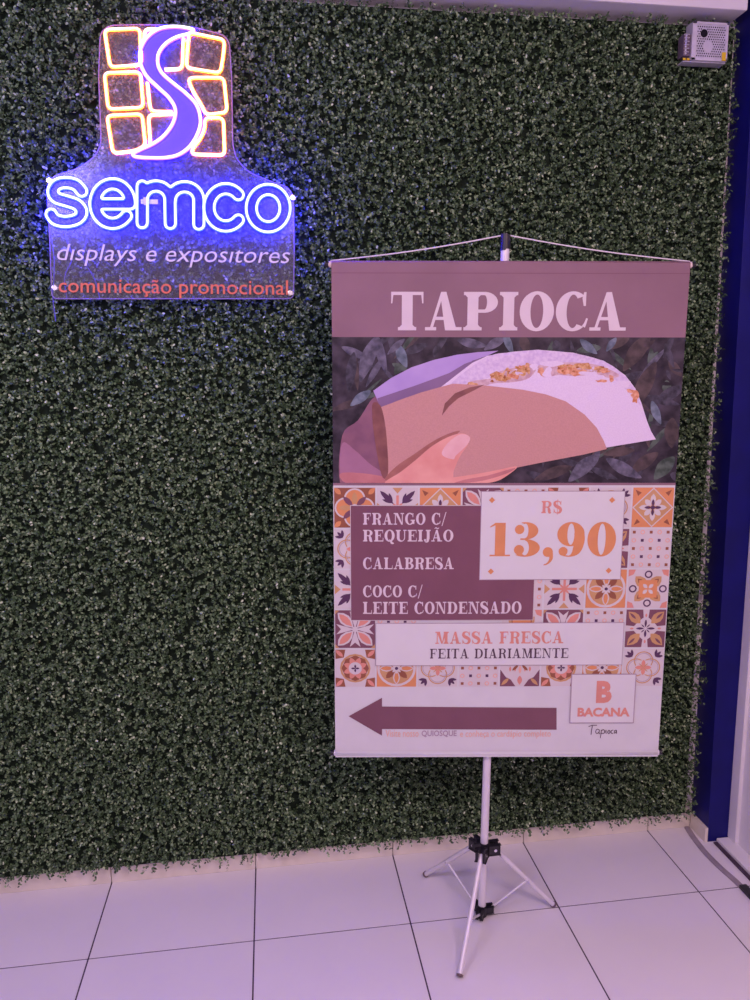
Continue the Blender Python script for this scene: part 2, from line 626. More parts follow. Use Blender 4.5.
def letter_contours(paths, hw, step=2.0):
    seg = []
    for p in paths:
        for a, b in zip(p[:-1], p[1:]):
            seg.append((*a, *b))
    seg = np.array(seg)
    lo = seg.reshape(-1, 2).min(0) - hw - 6
    hi = seg.reshape(-1, 2).max(0) + hw + 6
    xs = np.arange(lo[0], hi[0] + step, step)
    ys = np.arange(lo[1], hi[1] + step, step)
    X, Y = np.meshgrid(xs, ys)
    D = np.full(X.shape, 1e9)
    for x0, y0, x1, y1 in seg:
        dx, dy = x1 - x0, y1 - y0
        t = np.clip(((X - x0) * dx + (Y - y0) * dy) / (dx * dx + dy * dy + 1e-9), 0, 1)
        D = np.minimum(D, np.hypot(X - x0 - t * dx, Y - y0 - t * dy))
    G = D - hw
    nxt = {}

    def ex(i, j, i2, j2):
        key = (min(i, i2), min(j, j2), i == i2)
        a, b = G[i, j], G[i2, j2]
        t = a / (a - b)
        P[key] = (X[i, j] + t * (X[i2, j2] - X[i, j]), Y[i, j] + t * (Y[i2, j2] - Y[i, j]))
        return key
    P = {}
    for i in range(G.shape[0] - 1):
        for j in range(G.shape[1] - 1):
            c = [(i, j), (i, j + 1), (i + 1, j + 1), (i + 1, j)]
            s = [G[q] < 0 for q in c]
            if all(s) or not any(s):
                continue
            k = [ex(*c[a], *c[(a + 1) % 4]) if s[a] != s[(a + 1) % 4] else None for a in range(4)]
            hit = [q for q in k if q]
            for a in range(0, len(hit) - 1, 2):
                nxt.setdefault(hit[a], []).append(hit[a + 1])
                nxt.setdefault(hit[a + 1], []).append(hit[a])
    loops, seen = [], set()
    for st in list(nxt):
        if st in seen:
            continue
        loop, cur, prev = [], st, None
        while cur not in seen:
            seen.add(cur)
            loop.append(P[cur])
            opts = [q for q in nxt[cur] if q != prev and q not in seen]
            if not opts:
                break
            prev, cur = cur, opts[0]
        if len(loop) > 12:
            L = np.array(loop)
            for _ in range(3):
                L = (np.roll(L, 1, 0) + 2 * L + np.roll(L, -1, 0)) / 4
            loops.append(L[::2])
    cells = [(X[i, j], Y[i, j]) for i in range(G.shape[0] - 1) for j in range(G.shape[1] - 1)
             if G[i, j] < 0 and G[i + 1, j + 1] < 0 and G[i, j + 1] < 0 and G[i + 1, j] < 0]
    return loops, cells, step


for ch, paths in LETTERS.items():
    loops, cells, stp = letter_contours(paths, HALF)
    L = neon('neon_letter', [([zC(*p) for p in lp], True) for lp in loops], M_NEON_BLUE_CORE, M_NEON_BLUE, 0.0027, 0.0045)
    L['label'] = f'blue outlined neon letter {ch}'
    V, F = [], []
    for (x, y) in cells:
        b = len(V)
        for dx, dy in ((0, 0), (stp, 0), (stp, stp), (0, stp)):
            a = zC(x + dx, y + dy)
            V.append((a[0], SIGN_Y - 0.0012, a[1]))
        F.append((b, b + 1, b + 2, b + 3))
    fo = mesh_obj('letter_glow_fill', V, F, M_LETTER_SPILL)
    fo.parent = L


def text_mesh(body, shear=0.0, offset=0.0, spacing=1.0):
    cu = bpy.data.curves.new('lettering', 'FONT')
    cu.body = body
    cu.shear = shear
    cu.offset = offset
    cu.space_character = spacing
    cu.resolution_u = 3
    cu.size = 1.0
    o = bpy.data.objects.new('lettering', cu)
    COL.objects.link(o)
    dg = bpy.context.evaluated_depsgraph_get()
    dg.update()
    me = bpy.data.meshes.new_from_object(o.evaluated_get(dg))
    V = np.array([v.co[:2] for v in me.vertices])
    F = [tuple(p.vertices) for p in me.polygons]
    bpy.data.objects.remove(o)
    bpy.data.curves.remove(cu)
    bpy.data.meshes.remove(me)
    return V, F


# metres per em comes from the measured width; the height from the x-height
def sign_text(name, body, xl, xr, ybl, ybr, xh, mat, shear=0.0, offset=0.0):
    V, F = text_mesh(body, shear, offset)
    x0, x1 = V[:, 0].min(), V[:, 0].max()
    vx, _ = text_mesh('x')
    hx = vx[:, 1].max()
    full = V
    words = body.split(' ')
    # each word is laid out alone at the place it has in the whole line
    vsp, _ = text_mesh('x x', shear, offset)
    spc = (vsp[:, 0].max() - vsp[:, 0].min()) - 2 * (vx[:, 0].max() - vx[:, 0].min())
    W_ = [text_mesh(w, shear, offset) for w in words]
    wid = [v[:, 0].max() - v[:, 0].min() for v, _ in W_]
    spc = (x1 - x0 - sum(wid)) / max(1, len(words) - 1)
    pen_x = x0
    for (Vw, Fw), w in zip(W_, wid):
        o0 = Vw[:, 0].min()
        out = []
        for x, y in Vw:
            t = (x - o0 + pen_x - x0) / (x1 - x0)
            out.append(sp(xl + (xr - xl) * t, ybl + (ybr - ybl) * t - y / hx * xh))
        pen_x += w + spc
        o = mesh_obj(name, [(x, SIGN_Y - 0.0022, z) for x, z in out], Fw, mat)
        md = o.modifiers.new('thickness', 'SOLIDIFY')
        md.thickness = 0.002
        md.offset = 0.0
        sign_part(o)


sign_text('white_word', 'd\u0131splays e expos\u0131tores', 57.5, 290, 260.2, 263.4, 10.8, M_SIGN_WHITE, 0.22, -0.004)
sign_text('orange_word', 'comunica\u00e7\u00e3o promocional', 59, 288, 292.3, 294.8, 9.3, M_SIGN_ORANGE, 0.0, 0.004)

for px, py in ((50, 181), (292.5, 198), (55.5, 288), (290.5, 293)):
    x, z = sp(px, py)
    bm = bmesh.new()
    bm_cyl(bm, (x, SIGN_Y - 0.005, z), (x, 0.0, z), 0.0035, seg=12)
    bm_cyl(bm, (x, SIGN_Y - 0.007, z), (x, SIGN_Y - 0.0003, z), 0.0068, seg=16, bevel=0.001)
    sign_part(bm_obj('standoff_screw', bm, M_STEEL, smooth_angle=0.6))
x, z = zC(322, 112)
bm = bmesh.new()
bm_box(bm, (x - 0.024, SIGN_Y - 0.0015, z - 0.006), (x + 0.020, SIGN_Y + 0.004 - 0.0045, z + 0.006), 0.0008)
bm_box(bm, (x - 0.016, SIGN_Y - 0.012, z - 0.010), (x - 0.004, SIGN_Y - 0.001, z + 0.009), 0.002)
sign_part(bm_obj('wire_connector', bm, M_SIGN_WHITE))
M_WIRE = vinyl('clear_blue_wire', (0.12, 0.12, 0.55), 0.8)
for pts in ([(52, 500), (50, 600), (62, 700), (58, 790), (66, 860)], [(95, 640), (110, 690), (90, 740), (96, 800)],
            [(150, 640), (140, 690), (170, 745), (185, 800)]):
    q = [zA(*p) for p in catmull(pts, False, 5)]
    V, F = sweep([(x, SIGN_Y + 0.010, z) for x, z in q], 0.0016, False, 6)
    sign_part(mesh_obj('wire', V, F, M_WIRE, smooth=True))

# ------------------------------------------------------------------ tripod stand
PB = Vector((1.111, -0.334, 0.0))
PT = Vector((1.1465, -0.334, 1.920))


def pole_at(z):
    return PB + (PT - PB) * (z / PT.z)


stand = empty('banner_stand', PB)
tag(stand, 'white metal tripod stand with black hubs standing on the tiled floor', 'tripod stand')
INV_ST = Matrix.Translation(-PB)


def st(o):
    o.parent = stand
    o.matrix_parent_inverse = INV_ST
    return o


st(cyl('pole', pole_at(0.010), pole_at(1.893), 0.0112, M_ALU, seg=24))
o = st(cyl('pole_cap', pole_at(1.885), pole_at(1.922), 0.0128, M_BLACK, seg=24, bevel=0.002))
M_FOOT = noisy('grey_brown_rubber', (0.16, 0.11, 0.11), (0.22, 0.16, 0.16), 40, 0.6, 0.3)
FEET = [Vector((0.990, -0.548, 0)), Vector((1.333, -0.328, 0)), Vector((0.986, -0.135, 0))]
HUB_Z, LOW_Z = 0.219, 0.024
hc, lc = pole_at(HUB_Z), pole_at(LOW_Z)
bm = bmesh.new()
bm_cyl(bm, pole_at(HUB_Z - 0.024), pole_at(HUB_Z + 0.020), 0.0165, seg=24, bevel=0.002)
for ft in FEET:
    d = (ft - PB).normalized()
    side = d.cross(Vector((0, 0, 1)))
    R3 = Matrix((d, side, Vector((0, 0, 1)))).transposed()
    c = hc + d * 0.020 - Vector((0, 0, 0.002))
    bm_box(bm, c - Vector((0.010, 0.008, 0.012)), c + Vector((0.010, 0.008, 0.012)), 0.002, rot=R3)
    for s in (-1, 1):
        c = hc + d * 0.027 + side * (s * 0.0105)
        bm_box(bm, c - Vector((0.017, 0.0035, 0.0155)), c + Vector((0.017, 0.0035, 0.0155)), 0.003, rot=R3)
st(bm_obj('hub', bm, M_BLACK, smooth_angle=0.6))
bm = bmesh.new()
bm_cyl(bm, pole_at(LOW_Z - 0.020), pole_at(LOW_Z + 0.014), 0.0145, seg=24, bevel=0.002)
for ft in FEET:
    d = (ft - PB).normalized()
    side = d.cross(Vector((0, 0, 1)))
    R3 = Matrix((d, side, Vector((0, 0, 1)))).transposed()
    for s in (-1, 1):
        c = lc + d * 0.021 + side * (s * 0.007)
        bm_box(bm, c - Vector((0.012, 0.0025, 0.010)), c + Vector((0.012, 0.0025, 0.010)), 0.002, rot=R3)
st(bm_obj('lower_hub', bm, M_BLACK, smooth_angle=0.6))
for ft in FEET:
    d = (ft - PB).normalized()
    side = d.cross(Vector((0, 0, 1)))
    a = hc + d * 0.030
    b = ft + Vector((0, 0, 0.010))
    leg = st(cyl('leg', a, b, 0.0072, M_ALU, seg=16))
    f = cyl('rubber_foot', b + (a - b).normalized() * 0.002, b - (a - b).normalized() * 0.0030, 0.0079, M_FOOT, seg=16, bevel=0.0015)
    f.parent = leg
    m = a + (b - a) * 0.56
    st(cyl('brace', lc + d * 0.024, m, 0.0032, M_ALU, seg=12))
    st(cyl('hub_bolt', hc + d * 0.030 - side * 0.0165, hc + d * 0.030 + side * 0.0165, 0.0045, M_STEEL, seg=14))
    st(cyl('brace_rivet', m - side * 0.009, m + side * 0.009, 0.003, M_STEEL, seg=10))
# clamp knob on the hub
st(cyl('clamp_knob', hc + Vector((-0.014, -0.004, 0.012)), hc + Vector((-0.034, -0.010, 0.016)), 0.010, M_BLACK, seg=18, bevel=0.002))

# ------------------------------------------------------------------ hanging banner
BW, BH = 0.9023, 1.3312
B_ROLL, B_YAW = 0.009915, -0.134308
e1 = Vector((math.cos(B_YAW), math.sin(B_YAW), 0))
e3 = Vector((0, 0, 1))
B_A = e1 * math.cos(B_ROLL) - e3 * math.sin(B_ROLL)
B_B = e1 * math.sin(B_ROLL) + e3 * math.cos(B_ROLL)
B_N = B_A.cross(B_B)            # towards the viewer's side
B_O = Vector((1.13875, -0.365, 0.51818)) - B_A * (BW / 2)
banner = empty('hanging_banner')
banner.matrix_world = Matrix.Translation(B_O) @ Matrix((B_A, B_B, B_N)).transposed().to_4x4()
tag(banner, 'printed TAPIOCA price banner hanging from the tripod stand', 'banner')
# inside the banner: x = u, y = v, z = towards the viewer


def bp(x, y):
    return plane_map(HB, x, y)


def warp(u, v):
    """gentle waviness of the hanging sheet"""
    z = 0.0030 * math.sin(u * 5.2 + 0.5) * math.sin(PI * min(max(v / BH, 0), 1))
    return z


def pmat(name, c, rough=0.62, var=0.06, scale=14):
    c2 = tuple(min(1, x * (1 + var)) for x in c)
    c1 = tuple(x * (1 - var) for x in c)
    return noisy(name, c1, c2, scale, rough, 0.25)


P_WHITE = pmat('banner_white', (0.68, 0.69, 0.67), var=0.02)
P_PANEL = pmat('print_panel_white', (0.71, 0.72, 0.69), var=0.015)
P_HEAD = pmat('print_mauve', (0.275, 0.160, 0.190), var=0.07, scale=5)
P_MAROON = pmat('print_maroon', (0.205, 0.088, 0.118), var=0.04)
P_ARROW = pmat('print_plum', (0.205, 0.090, 0.118), var=0.04)
P_ORANGE = pmat('print_orange', (0.70, 0.30, 0.12), var=0.05)
P_OCHRE = pmat('print_ochre', (0.58, 0.34, 0.15), var=0.05)
P_CREAM = pmat('print_cream', (0.66, 0.62, 0.59), var=0.02)
P_PURPLE = pmat('print_dark_purple', (0.10, 0.045, 0.10), var=0.05)
P_BROWN = pmat('print_brown', (0.30, 0.11, 0.06), var=0.05)
P_PEACH = pmat('print_peach', (0.80, 0.46, 0.33), var=0.04)
P_INK = pmat('print_ink', (0.10, 0.06, 0.085), var=0.04)
P_LINE = pmat('print_grey_line', (0.42, 0.33, 0.38), var=0.04)
P_CORAL = pmat('print_coral', (0.70, 0.30, 0.22), var=0.05)

LAYER = 0.0007


class Art:
    """flat print shapes in banner coordinates (u, v)"""

    def __init__(self):
        self.V, self.F, self.M, self.mats = [], [], [], []

    def poly(self, pts, mat, layer):
        if mat not in self.mats:
            self.mats.append(mat)
        b = len(self.V)
        self.V += [(p[0], p[1], layer * LAYER + 4e-6 * (len(self.F) % 16)) for p in pts]
        self.F.append(tuple(range(b, b + len(pts))))
        self.M.append(self.mats.index(mat))

    def faces(self, V, F, mat, layer):
        if mat not in self.mats:
            self.mats.append(mat)
        b = len(self.V)
        self.V += [(p[0], p[1], layer * LAYER) for p in V]
        for f in F:
            self.F.append(tuple(i + b for i in f))
            self.M.append(self.mats.index(mat))

    def strip(self, A, B, mat, layer):
        for i in range(len(A) - 1):
            self.poly([A[i], A[i + 1], B[i + 1], B[i]], mat, layer)

    def build(self, name, parent, cut=0.05):
        bm = bmesh.new()
        vs = [bm.verts.new(v) for v in self.V]
        for f, m in zip(self.F, self.M):
            try:
                face = bm.faces.new([vs[i] for i in f])
                face.material_index = m
            except ValueError:
                pass
        if cut:
            us = [v[0] for v in self.V]
            vv = [v[1] for v in self.V]
            for axis, lo, hi, st_ in ((0, min(us), max(us), cut), (1, min(vv), max(vv), cut * 2)):
                c = (math.floor(lo / st_) + 1) * st_
                while c < hi:
                    co = (c, 0, 0) if axis == 0 else (0, c, 0)
                    no = (1, 0, 0) if axis == 0 else (0, 1, 0)
                    bmesh.ops.bisect_plane(bm, geom=bm.verts[:] + bm.edges[:] + bm.faces[:], dist=1e-6,
                                           plane_co=co, plane_no=no)
                    c += st_
        for v in bm.verts:
            v.co.z += warp(v.co.x, v.co.y)
        for f in bm.faces:
            if f.normal.z < 0:
                f.normal_flip()
        bm.normal_update()
        for f in bm.faces:
            if f.normal.z < 0:
                f.normal_flip()
        return bm_obj(name, bm, self.mats, parent)


# the sheet itself: a thin slab with a back
a = Art()
nu, nv = 40, 30
bm = bmesh.new()
gf = [[bm.verts.new((BW * i / nu, BH * j / nv, warp(BW * i / nu, BH * j / nv))) for i in range(nu + 1)] for j in range(nv + 1)]
gb = [[bm.verts.new((BW * i / nu, BH * j / nv, warp(BW * i / nu, BH * j / nv) - 0.0009)) for i in range(nu + 1)] for j in range(nv + 1)]
for j in range(nv):
    for i in range(nu):
        bm.faces.new((gf[j][i], gf[j][i + 1], gf[j + 1][i + 1], gf[j + 1][i]))
        bm.faces.new((gb[j][i], gb[j + 1][i], gb[j + 1][i + 1], gb[j][i + 1]))
for j in range(nv):
    bm.faces.new((gf[j][0], gf[j + 1][0], gb[j + 1][0], gb[j][0]))
    bm.faces.new((gf[j][nu], gb[j][nu], gb[j + 1][nu], gf[j + 1][nu]))
sheet = bm_obj('sheet', bm, P_WHITE, banner, smooth_angle=0.5)

# ---- serif lettering drawn from stems, hairlines, bowls and slabs


def g_rect(x0, y0, x1, y1):
    return [(x0, y0), (x1, y0), (x1, y1), (x0, y1)]


def g_ring(cx, cy, rx, ry, ix, iy, a0=0, a1=360, n=28, icx=None):
    icx = cx if icx is None else icx
    out = []
    for k in range(n):
        t0 = math.radians(a0 + (a1 - a0) * k / n)
        t1 = math.radians(a0 + (a1 - a0) * (k + 1) / n)
        out.append([(cx + rx * math.cos(t0), cy + ry * math.sin(t0)), (cx + rx * math.cos(t1), cy + ry * math.sin(t1)),
                    (icx + ix * math.cos(t1), cy + iy * math.sin(t1)), (icx + ix * math.cos(t0), cy + iy * math.sin(t0))])
    return out


def g_disc(cx, cy, r, n=14):
    return [(cx + r * math.cos(2 * PI * k / n), cy + r * math.sin(2 * PI * k / n)) for k in range(n)]


def g_stroke(pts, w, sub=6):
    """stroke along smooth points with per-point widths"""
    q = catmull([(x, y, ww) for (x, y), ww in zip(pts, w)], False, sub)
    L, R = [], []
    for i in range(len(q)):
        a_, b_ = q[max(i - 1, 0)], q[min(i + 1, len(q) - 1)]
        t = np.array([b_[0] - a_[0], b_[1] - a_[1]])
        t = t / (np.linalg.norm(t) + 1e-9)
        nn = np.array([-t[1], t[0]]) * q[i][2] / 2
        L.append((q[i][0] + nn[0], q[i][1] + nn[1]))
        R.append((q[i][0] - nn[0], q[i][1] - nn[1]))
    return [[L[i], L[i + 1], R[i + 1], R[i]] for i in range(len(L) - 1)]


def serif_glyph(c, s=0.2, h=0.07, sl=0.075):
    """polygons and width of a capital of height 1; s stem, h hairline, sl slab height"""
    e = 0.10                                        # slab overhang

    def stem(x, y0=0.0, y1=1.0, bot=True, top=True, w=s, lo=e, ro=e):
        P = [g_rect(x, y0, x + w, y1)]
        if bot:
            P.append(g_rect(x - lo, y0, x + w + ro, y0 + sl))
            P.append([(x - lo * 0.6, y0 + sl), (x + w + ro * 0.6, y0 + sl), (x + w, y0 + sl + 0.06), (x, y0 + sl + 0.06)])
        if top:
            P.append(g_rect(x - lo, y1 - sl, x + w + ro, y1))
            P.append([(x, y1 - sl - 0.06), (x + w, y1 - sl - 0.06), (x + w + ro * 0.6, y1 - sl), (x - lo * 0.6, y1 - sl)])
        return P

    def wedge(x, y, dy, w=0.07):                    # vertical serif at a bar's end
        return [(x - w, y), (x, y), (x, y + dy), (x - w * 0.45, y + dy)]
    x0 = e
    if c == 'I':
        return stem(x0), s + 2 * e
    if c == 'T':
        W = 0.86
        return stem(W / 2 - s / 2, top=False) + [g_rect(0, 1 - sl, W, 1), wedge(W, 1, -0.30),
                                                 [(0, 1), (0.07, 1), (0.03, 0.70), (0, 0.70)]], W
    if c in 'AÃ':
        W = 0.98
        P = [[(0.11, 0), (0.19, 0), (0.50, 1), (0.42, 1)],
             [(W - 0.13 - s * 1.08, 0), (W - 0.13, 0), (0.56, 1), (0.42, 1), (0.40, 0.93)],
             g_rect(0.24, 0.27, 0.68, 0.27 + h), g_rect(0.0, 0, 0.30, sl), g_rect(W - 0.44, 0, W, sl)]
        if c == 'Ã':
            P += g_stroke([(0.28, 1.10), (0.40, 1.18), (0.56, 1.10), (0.70, 1.18)], [0.05, 0.08, 0.08, 0.05])
        return P, W
    if c in 'PR':
        P = stem(x0, ro=0.04 if c == 'R' else e)
        yb = 0.46
        r = (1 - yb) / 2
        P += [g_rect(x0 + s, 1 - h, x0 + s + 0.20, 1), g_rect(x0 + s, yb, x0 + s + 0.20, yb + h)]
        P += g_ring(x0 + s + 0.16, yb + r, 0.36, r, 0.36 - s, r - h, -90, 90)
        if c == 'R':
            P += g_stroke([(0.44, 0.49), (0.60, 0.44), (0.67, 0.25), (0.72, 0.06), (0.86, 0.03)], [0.06, 0.15, s, s * 0.85, 0.05])
            return P, 0.92
        return P, x0 + s + 0.16 + 0.36
    if c == 'B':
        P = stem(x0, ro=0.04)
        P += [g_rect(x0 + s, 1 - h, 0.50, 1), g_rect(x0 + s, 0.48, 0.50, 0.48 + h), g_rect(x0 + s, 0, 0.52, h)]
        P += g_ring(0.46, 0.755, 0.33, 0.245, 0.33 - s, 0.245 - h, -90, 90)
        P += g_ring(0.48, 0.265, 0.38, 0.265, 0.38 - s, 0.265 - h, -90, 90)
        return P, 0.88
    if c == 'D':
        P = stem(x0, ro=0.04)
        P += [g_rect(x0 + s, 1 - h, 0.48, 1), g_rect(x0 + s, 0, 0.48, h)]
        P += g_ring(0.44, 0.5, 0.48, 0.5, 0.48 - s, 0.5 - h, -90, 90)
        return P, 0.94
    if c in 'OQ':
        P = g_ring(0.46, 0.5, 0.46, 0.52, 0.46 - s, 0.52 - h, 0, 360, 36)
        if c == 'Q':
            P += g_stroke([(0.42, 0.16), (0.56, 0.06), (0.66, -0.12), (0.86, -0.16)], [0.06, 0.12, s * 0.8, 0.08])
        return P, 0.92
    if c in 'CG':
        P = g_ring(0.46, 0.5, 0.46, 0.52, 0.46 - s, 0.52 - h, 50, 310, 32)
        P.append([(0.74, 0.64), (0.80, 0.64), (0.80, 1.0), (0.74, 1.0), (0.70, 0.84)])
        if c == 'C':
            P += g_stroke([(0.755, 0.10), (0.80, 0.18), (0.845, 0.32)], [0.10, 0.07, 0.05])
            return P, 0.87
        P += [g_rect(0.66, 0.06, 0.66 + s, 0.42), g_rect(0.54, 0.42 - sl, 0.96, 0.42)]
        return P, 0.97
    if c in 'EFL':
        P = stem(x0, ro=0.06)
        W = 0.80 if c != 'F' else 0.76
        if c in 'EF':
            P += [g_rect(x0 + s, 1 - sl, W, 1), wedge(W, 1, -0.30), g_rect(x0 + s, 0.48, 0.56, 0.48 + h),
                  g_rect(0.53, 0.36, 0.58, 0.68)]
        if c in 'EL':
            P += [g_rect(x0 + s, 0, W + 0.03, sl), [(W - 0.05, 0), (W + 0.03, 0), (W + 0.03, 0.33), (W, 0.33)]]
        return P, W + 0.04
    if c == 'N':
        W = 1.02
        return [g_rect(0.13, 0, 0.13 + h, 1), g_rect(0, 0, 0.34, sl), g_rect(0, 1 - sl, 0.24, 1),
                g_rect(W - 0.13 - h, 0, W - 0.13, 1), g_rect(W - 0.34, 1 - sl, W, 1),
                [(0.13, 1), (0.13 + s * 1.1, 1), (W - 0.13, 0.0), (W - 0.13 - s * 0.55, 0.0)]], W
    if c == 'M':
        W = 1.18
        return [g_rect(0.13, 0, 0.13 + h, 1), g_rect(0, 0, 0.33, sl), g_rect(0, 1 - sl, 0.20, 1),
                [(0.12, 1), (0.12 + s * 1.15, 1), (0.64, 0.0), (0.54, 0.0)],
                [(W - 0.14 - s, 1), (W - 0.16, 1), (0.64, 0), (0.58, 0)]] + stem(W - 0.10 - s), W
    if c == 'U':
        W = 0.98
        P = stem(x0, 0.32, 1, bot=False)
        P += [g_rect(W - 0.13 - h, 0.32, W - 0.13, 1), g_rect(W - 0.30, 1 - sl, W, 1)]
        P += g_ring((x0 + W - 0.13) / 2, 0.34, (W - 0.13 - x0) / 2, 0.36, (W - 0.13 - x0 - s - h) / 2, 0.36 - h * 1.2, 180, 360,
                    icx=(x0 + s + W - 0.13 - h) / 2)
        return P, W
    if c == 'J':
        P = stem(0.26, 0.2, 1, bot=False)
        P += g_stroke([(0.36, 0.24), (0.33, 0.03), (0.18, -0.05), (0.07, 0.06)], [s, s * 0.8, 0.07, 0.07])
        P.append(g_disc(0.10, 0.12, 0.10))
        return P, 0.58
    if c in 'S$':
        P = g_stroke([(0.63, 0.74), (0.55, 0.92), (0.36, 0.985), (0.16, 0.90), (0.12, 0.74), (0.22, 0.60), (0.40, 0.51),
                      (0.58, 0.40), (0.65, 0.24), (0.56, 0.07), (0.36, 0.015), (0.17, 0.08), (0.08, 0.28)],
                     [0.05, 0.07, h, s * .75, s, s * 1.05, s * 1.1, s * 1.05, s, s * .75, h, 0.07, 0.05])
        P += [g_rect(0.63, 0.66, 0.68, 1.0), g_rect(0.05, 0.0, 0.10, 0.34)]
        if c == '$':
            P += [g_rect(0.35, -0.12, 0.40, 1.12)]
        return P, 0.76
    if c == '/':
        return [[(0.0, -0.12), (0.08, -0.12), (0.46, 1.08), (0.38, 1.08)]], 0.46
    return [], 0.42


def fat_digit(c):
    """heavy high-contrast digits"""
    if c == '1':
        return [g_rect(0.17, 0.0, 0.47, 1.0), g_rect(0.02, 0, 0.62, 0.045), [(0.17, 1.0), (0.17, 0.93), (0.02, 0.86), (0.02, 0.89)]], 0.64
    if c == '0':
        return g_ring(0.42, 0.5, 0.42, 0.52, 0.115, 0.47, 0, 360, 36), 0.84
    if c == '9':
        P = g_ring(0.40, 0.655, 0.40, 0.365, 0.105, 0.32, 0, 360, 36)
        P += g_stroke([(0.64, 0.70), (0.66, 0.46), (0.58, 0.16), (0.40, 0.0), (0.20, 0.02)], [0.29, 0.30, 0.24, 0.05, 0.05])
        P.append(g_disc(0.19, 0.14, 0.135))
        return P, 0.82
    if c == '3':
        P = g_ring(0.34, 0.76, 0.38, 0.26, 0.09, 0.215, -90, 110, 24)
        P += g_ring(0.34, 0.245, 0.44, 0.265, 0.12, 0.22, -130, 90, 26)
        P += [g_rect(0.20, 0.49, 0.36, 0.535), g_disc(0.17, 0.80, 0.14), g_disc(0.17, 0.19, 0.15)]
        return P, 0.80
    if c == ',':
        P = [g_disc(0.15, 0.12, 0.15)]
        P += g_stroke([(0.24, 0.10), (0.25, -0.08), (0.16, -0.22), (0.04, -0.27)], [0.12, 0.10, 0.05, 0.03])
        return P, 0.34
    return [], 0.4


def lay_text(art, text, box_px, mat, layer, glyph, gap=0.09, each=None):
    """fit a line of drawn capitals into the measured box (left, top, right, baseline)"""
    xl, yt, xr, yb = box_px
    u0, v0a = bp(xl, yb)
    u1, v0b = bp(xr, yb)
    _, v1a = bp(xl, yt)
    _, v1b = bp(xr, yt)
    v0, v1 = (v0a + v0b) / 2, (v1a + v1b) / 2
    pen, G = 0.0, []
    for ch in text:
        P, w = glyph(ch)
        G.append((P, pen))
        pen += w + gap
    tot = pen - gap
    sx = (u1 - u0) / tot
    for P, off in G:
        if each:
            art = Art()
        for poly in P:
            art.poly([(u0 + (x + off) * sx, v0 + y * (v1 - v0)) for x, y in poly], mat, layer)
        if each and P:
            art.build(each, sheet)


def px_quad(x0, y0, x1, y1):
    """upright rectangle in the sheet from measured corners"""
    ua, va = bp(x0, y0)
    ub, vb = bp(x1, y1)
    uc, vc = bp(x0, y1)
    ud, vd = bp(x1, y0)
    l, r, t, b = (ua + uc) / 2, (ub + ud) / 2, (va + vd) / 2, (vb + vc) / 2
    return l, b, r, t


def rect_pts(l, b, r, t):
    return [(l, b), (r, b), (r, t), (l, t)]


# ---- header band
V_HEAD = (bp(340, 337.5)[1] + bp(680, 337)[1]) / 2
V_PHOTO = (bp(336, 485)[1] + bp(672, 485.5)[1]) / 2
V_STRIP = V_PHOTO + 0.006
V_TILE = (bp(336, 686.5)[1] + bp(660, 687.5)[1]) / 2
a = Art()
a.poly(rect_pts(0, V_HEAD, BW, BH), P_HEAD, 1)
a.build('header_band', sheet)
P_HEADTXT = pmat('print_pale_pink', (0.72, 0.64, 0.65), var=0.03)
a = Art()
lay_text(a, 'TAPIOCA', (391, 292, 625.5, 330.5), P_HEADTXT, 2, lambda c: serif_glyph(c, 0.29, 0.085, 0.085), 0.05, 'header_letter')

# ---- food photograph print
P_FOLIAGE = noisy('print_dark_foliage', (0.016, 0.012, 0.018), (0.075, 0.062, 0.078), 22, 0.5, 0.3, detail=5, contrast=(0.38, 0.70))
P_LEAF1 = noisy('print_grey_leaf', (0.05, 0.05, 0.07), (0.17, 0.165, 0.215), 45, 0.5, 0.3)
P_LEAF2 = noisy('print_blue_leaf', (0.07, 0.10, 0.13), (0.20, 0.25, 0.30), 45, 0.5, 0.3)
P_LEAF3 = noisy('print_green_leaf', (0.035, 0.055, 0.04), (0.11, 0.15, 0.12), 45, 0.5, 0.3)
P_LEAF4 = noisy('print_brown_leaf', (0.04, 0.03, 0.03), (0.115, 0.085, 0.08), 30, 0.5, 0.3)
P_FLAP = noisy('print_lilac_paper', (0.42, 0.31, 0.62), (0.50, 0.38, 0.68), 8, 0.55, 0.3)
P_FLAP2 = noisy('print_lilac_fold', (0.22, 0.14, 0.26), (0.27, 0.17, 0.30), 8, 0.55, 0.3)
P_KRAFT = noisy('print_kraft_paper', (0.55, 0.295, 0.26), (0.60, 0.325, 0.285), 300, 0.6, 0.25)
P_FOLD = noisy('print_kraft_fold', (0.20, 0.08, 0.075), (0.28, 0.12, 0.10), 30, 0.6, 0.25)
P_TAPIOCA = noisy('print_tapioca', (0.74, 0.64, 0.78), (0.80, 0.71, 0.83), 300, 0.6, 0.25)
P_TAPRIM = noisy('print_tapioca_rim', (0.62, 0.50, 0.70), (0.76, 0.66, 0.80), 120, 0.6, 0.25)
P_FILL1 = noisy('print_filling_gold', (0.45, 0.19, 0.05), (0.76, 0.48, 0.24), 130, 0.6, 0.25)
P_FILL2 = noisy('print_filling_red', (0.58, 0.20, 0.08), (0.80, 0.46, 0.28), 120, 0.6, 0.25)
P_LEAF5 = noisy('print_dusk_leaf', (0.022, 0.022, 0.030), (0.085, 0.080, 0.105), 50, 0.5, 0.3)
P_TAPSHADE = noisy('print_tapioca_hollow', (0.52, 0.33, 0.36), (0.70, 0.52, 0.54), 90, 0.6, 0.25)
P_FILL3 = noisy('print_filling_dark', (0.25, 0.07, 0.02), (0.48, 0.18, 0.06), 130, 0.6, 0.25)
P_FOLD2 = noisy('print_sleeve_shadow_line', (0.34, 0.13, 0.11), (0.42, 0.18, 0.14), 30, 0.6, 0.25)
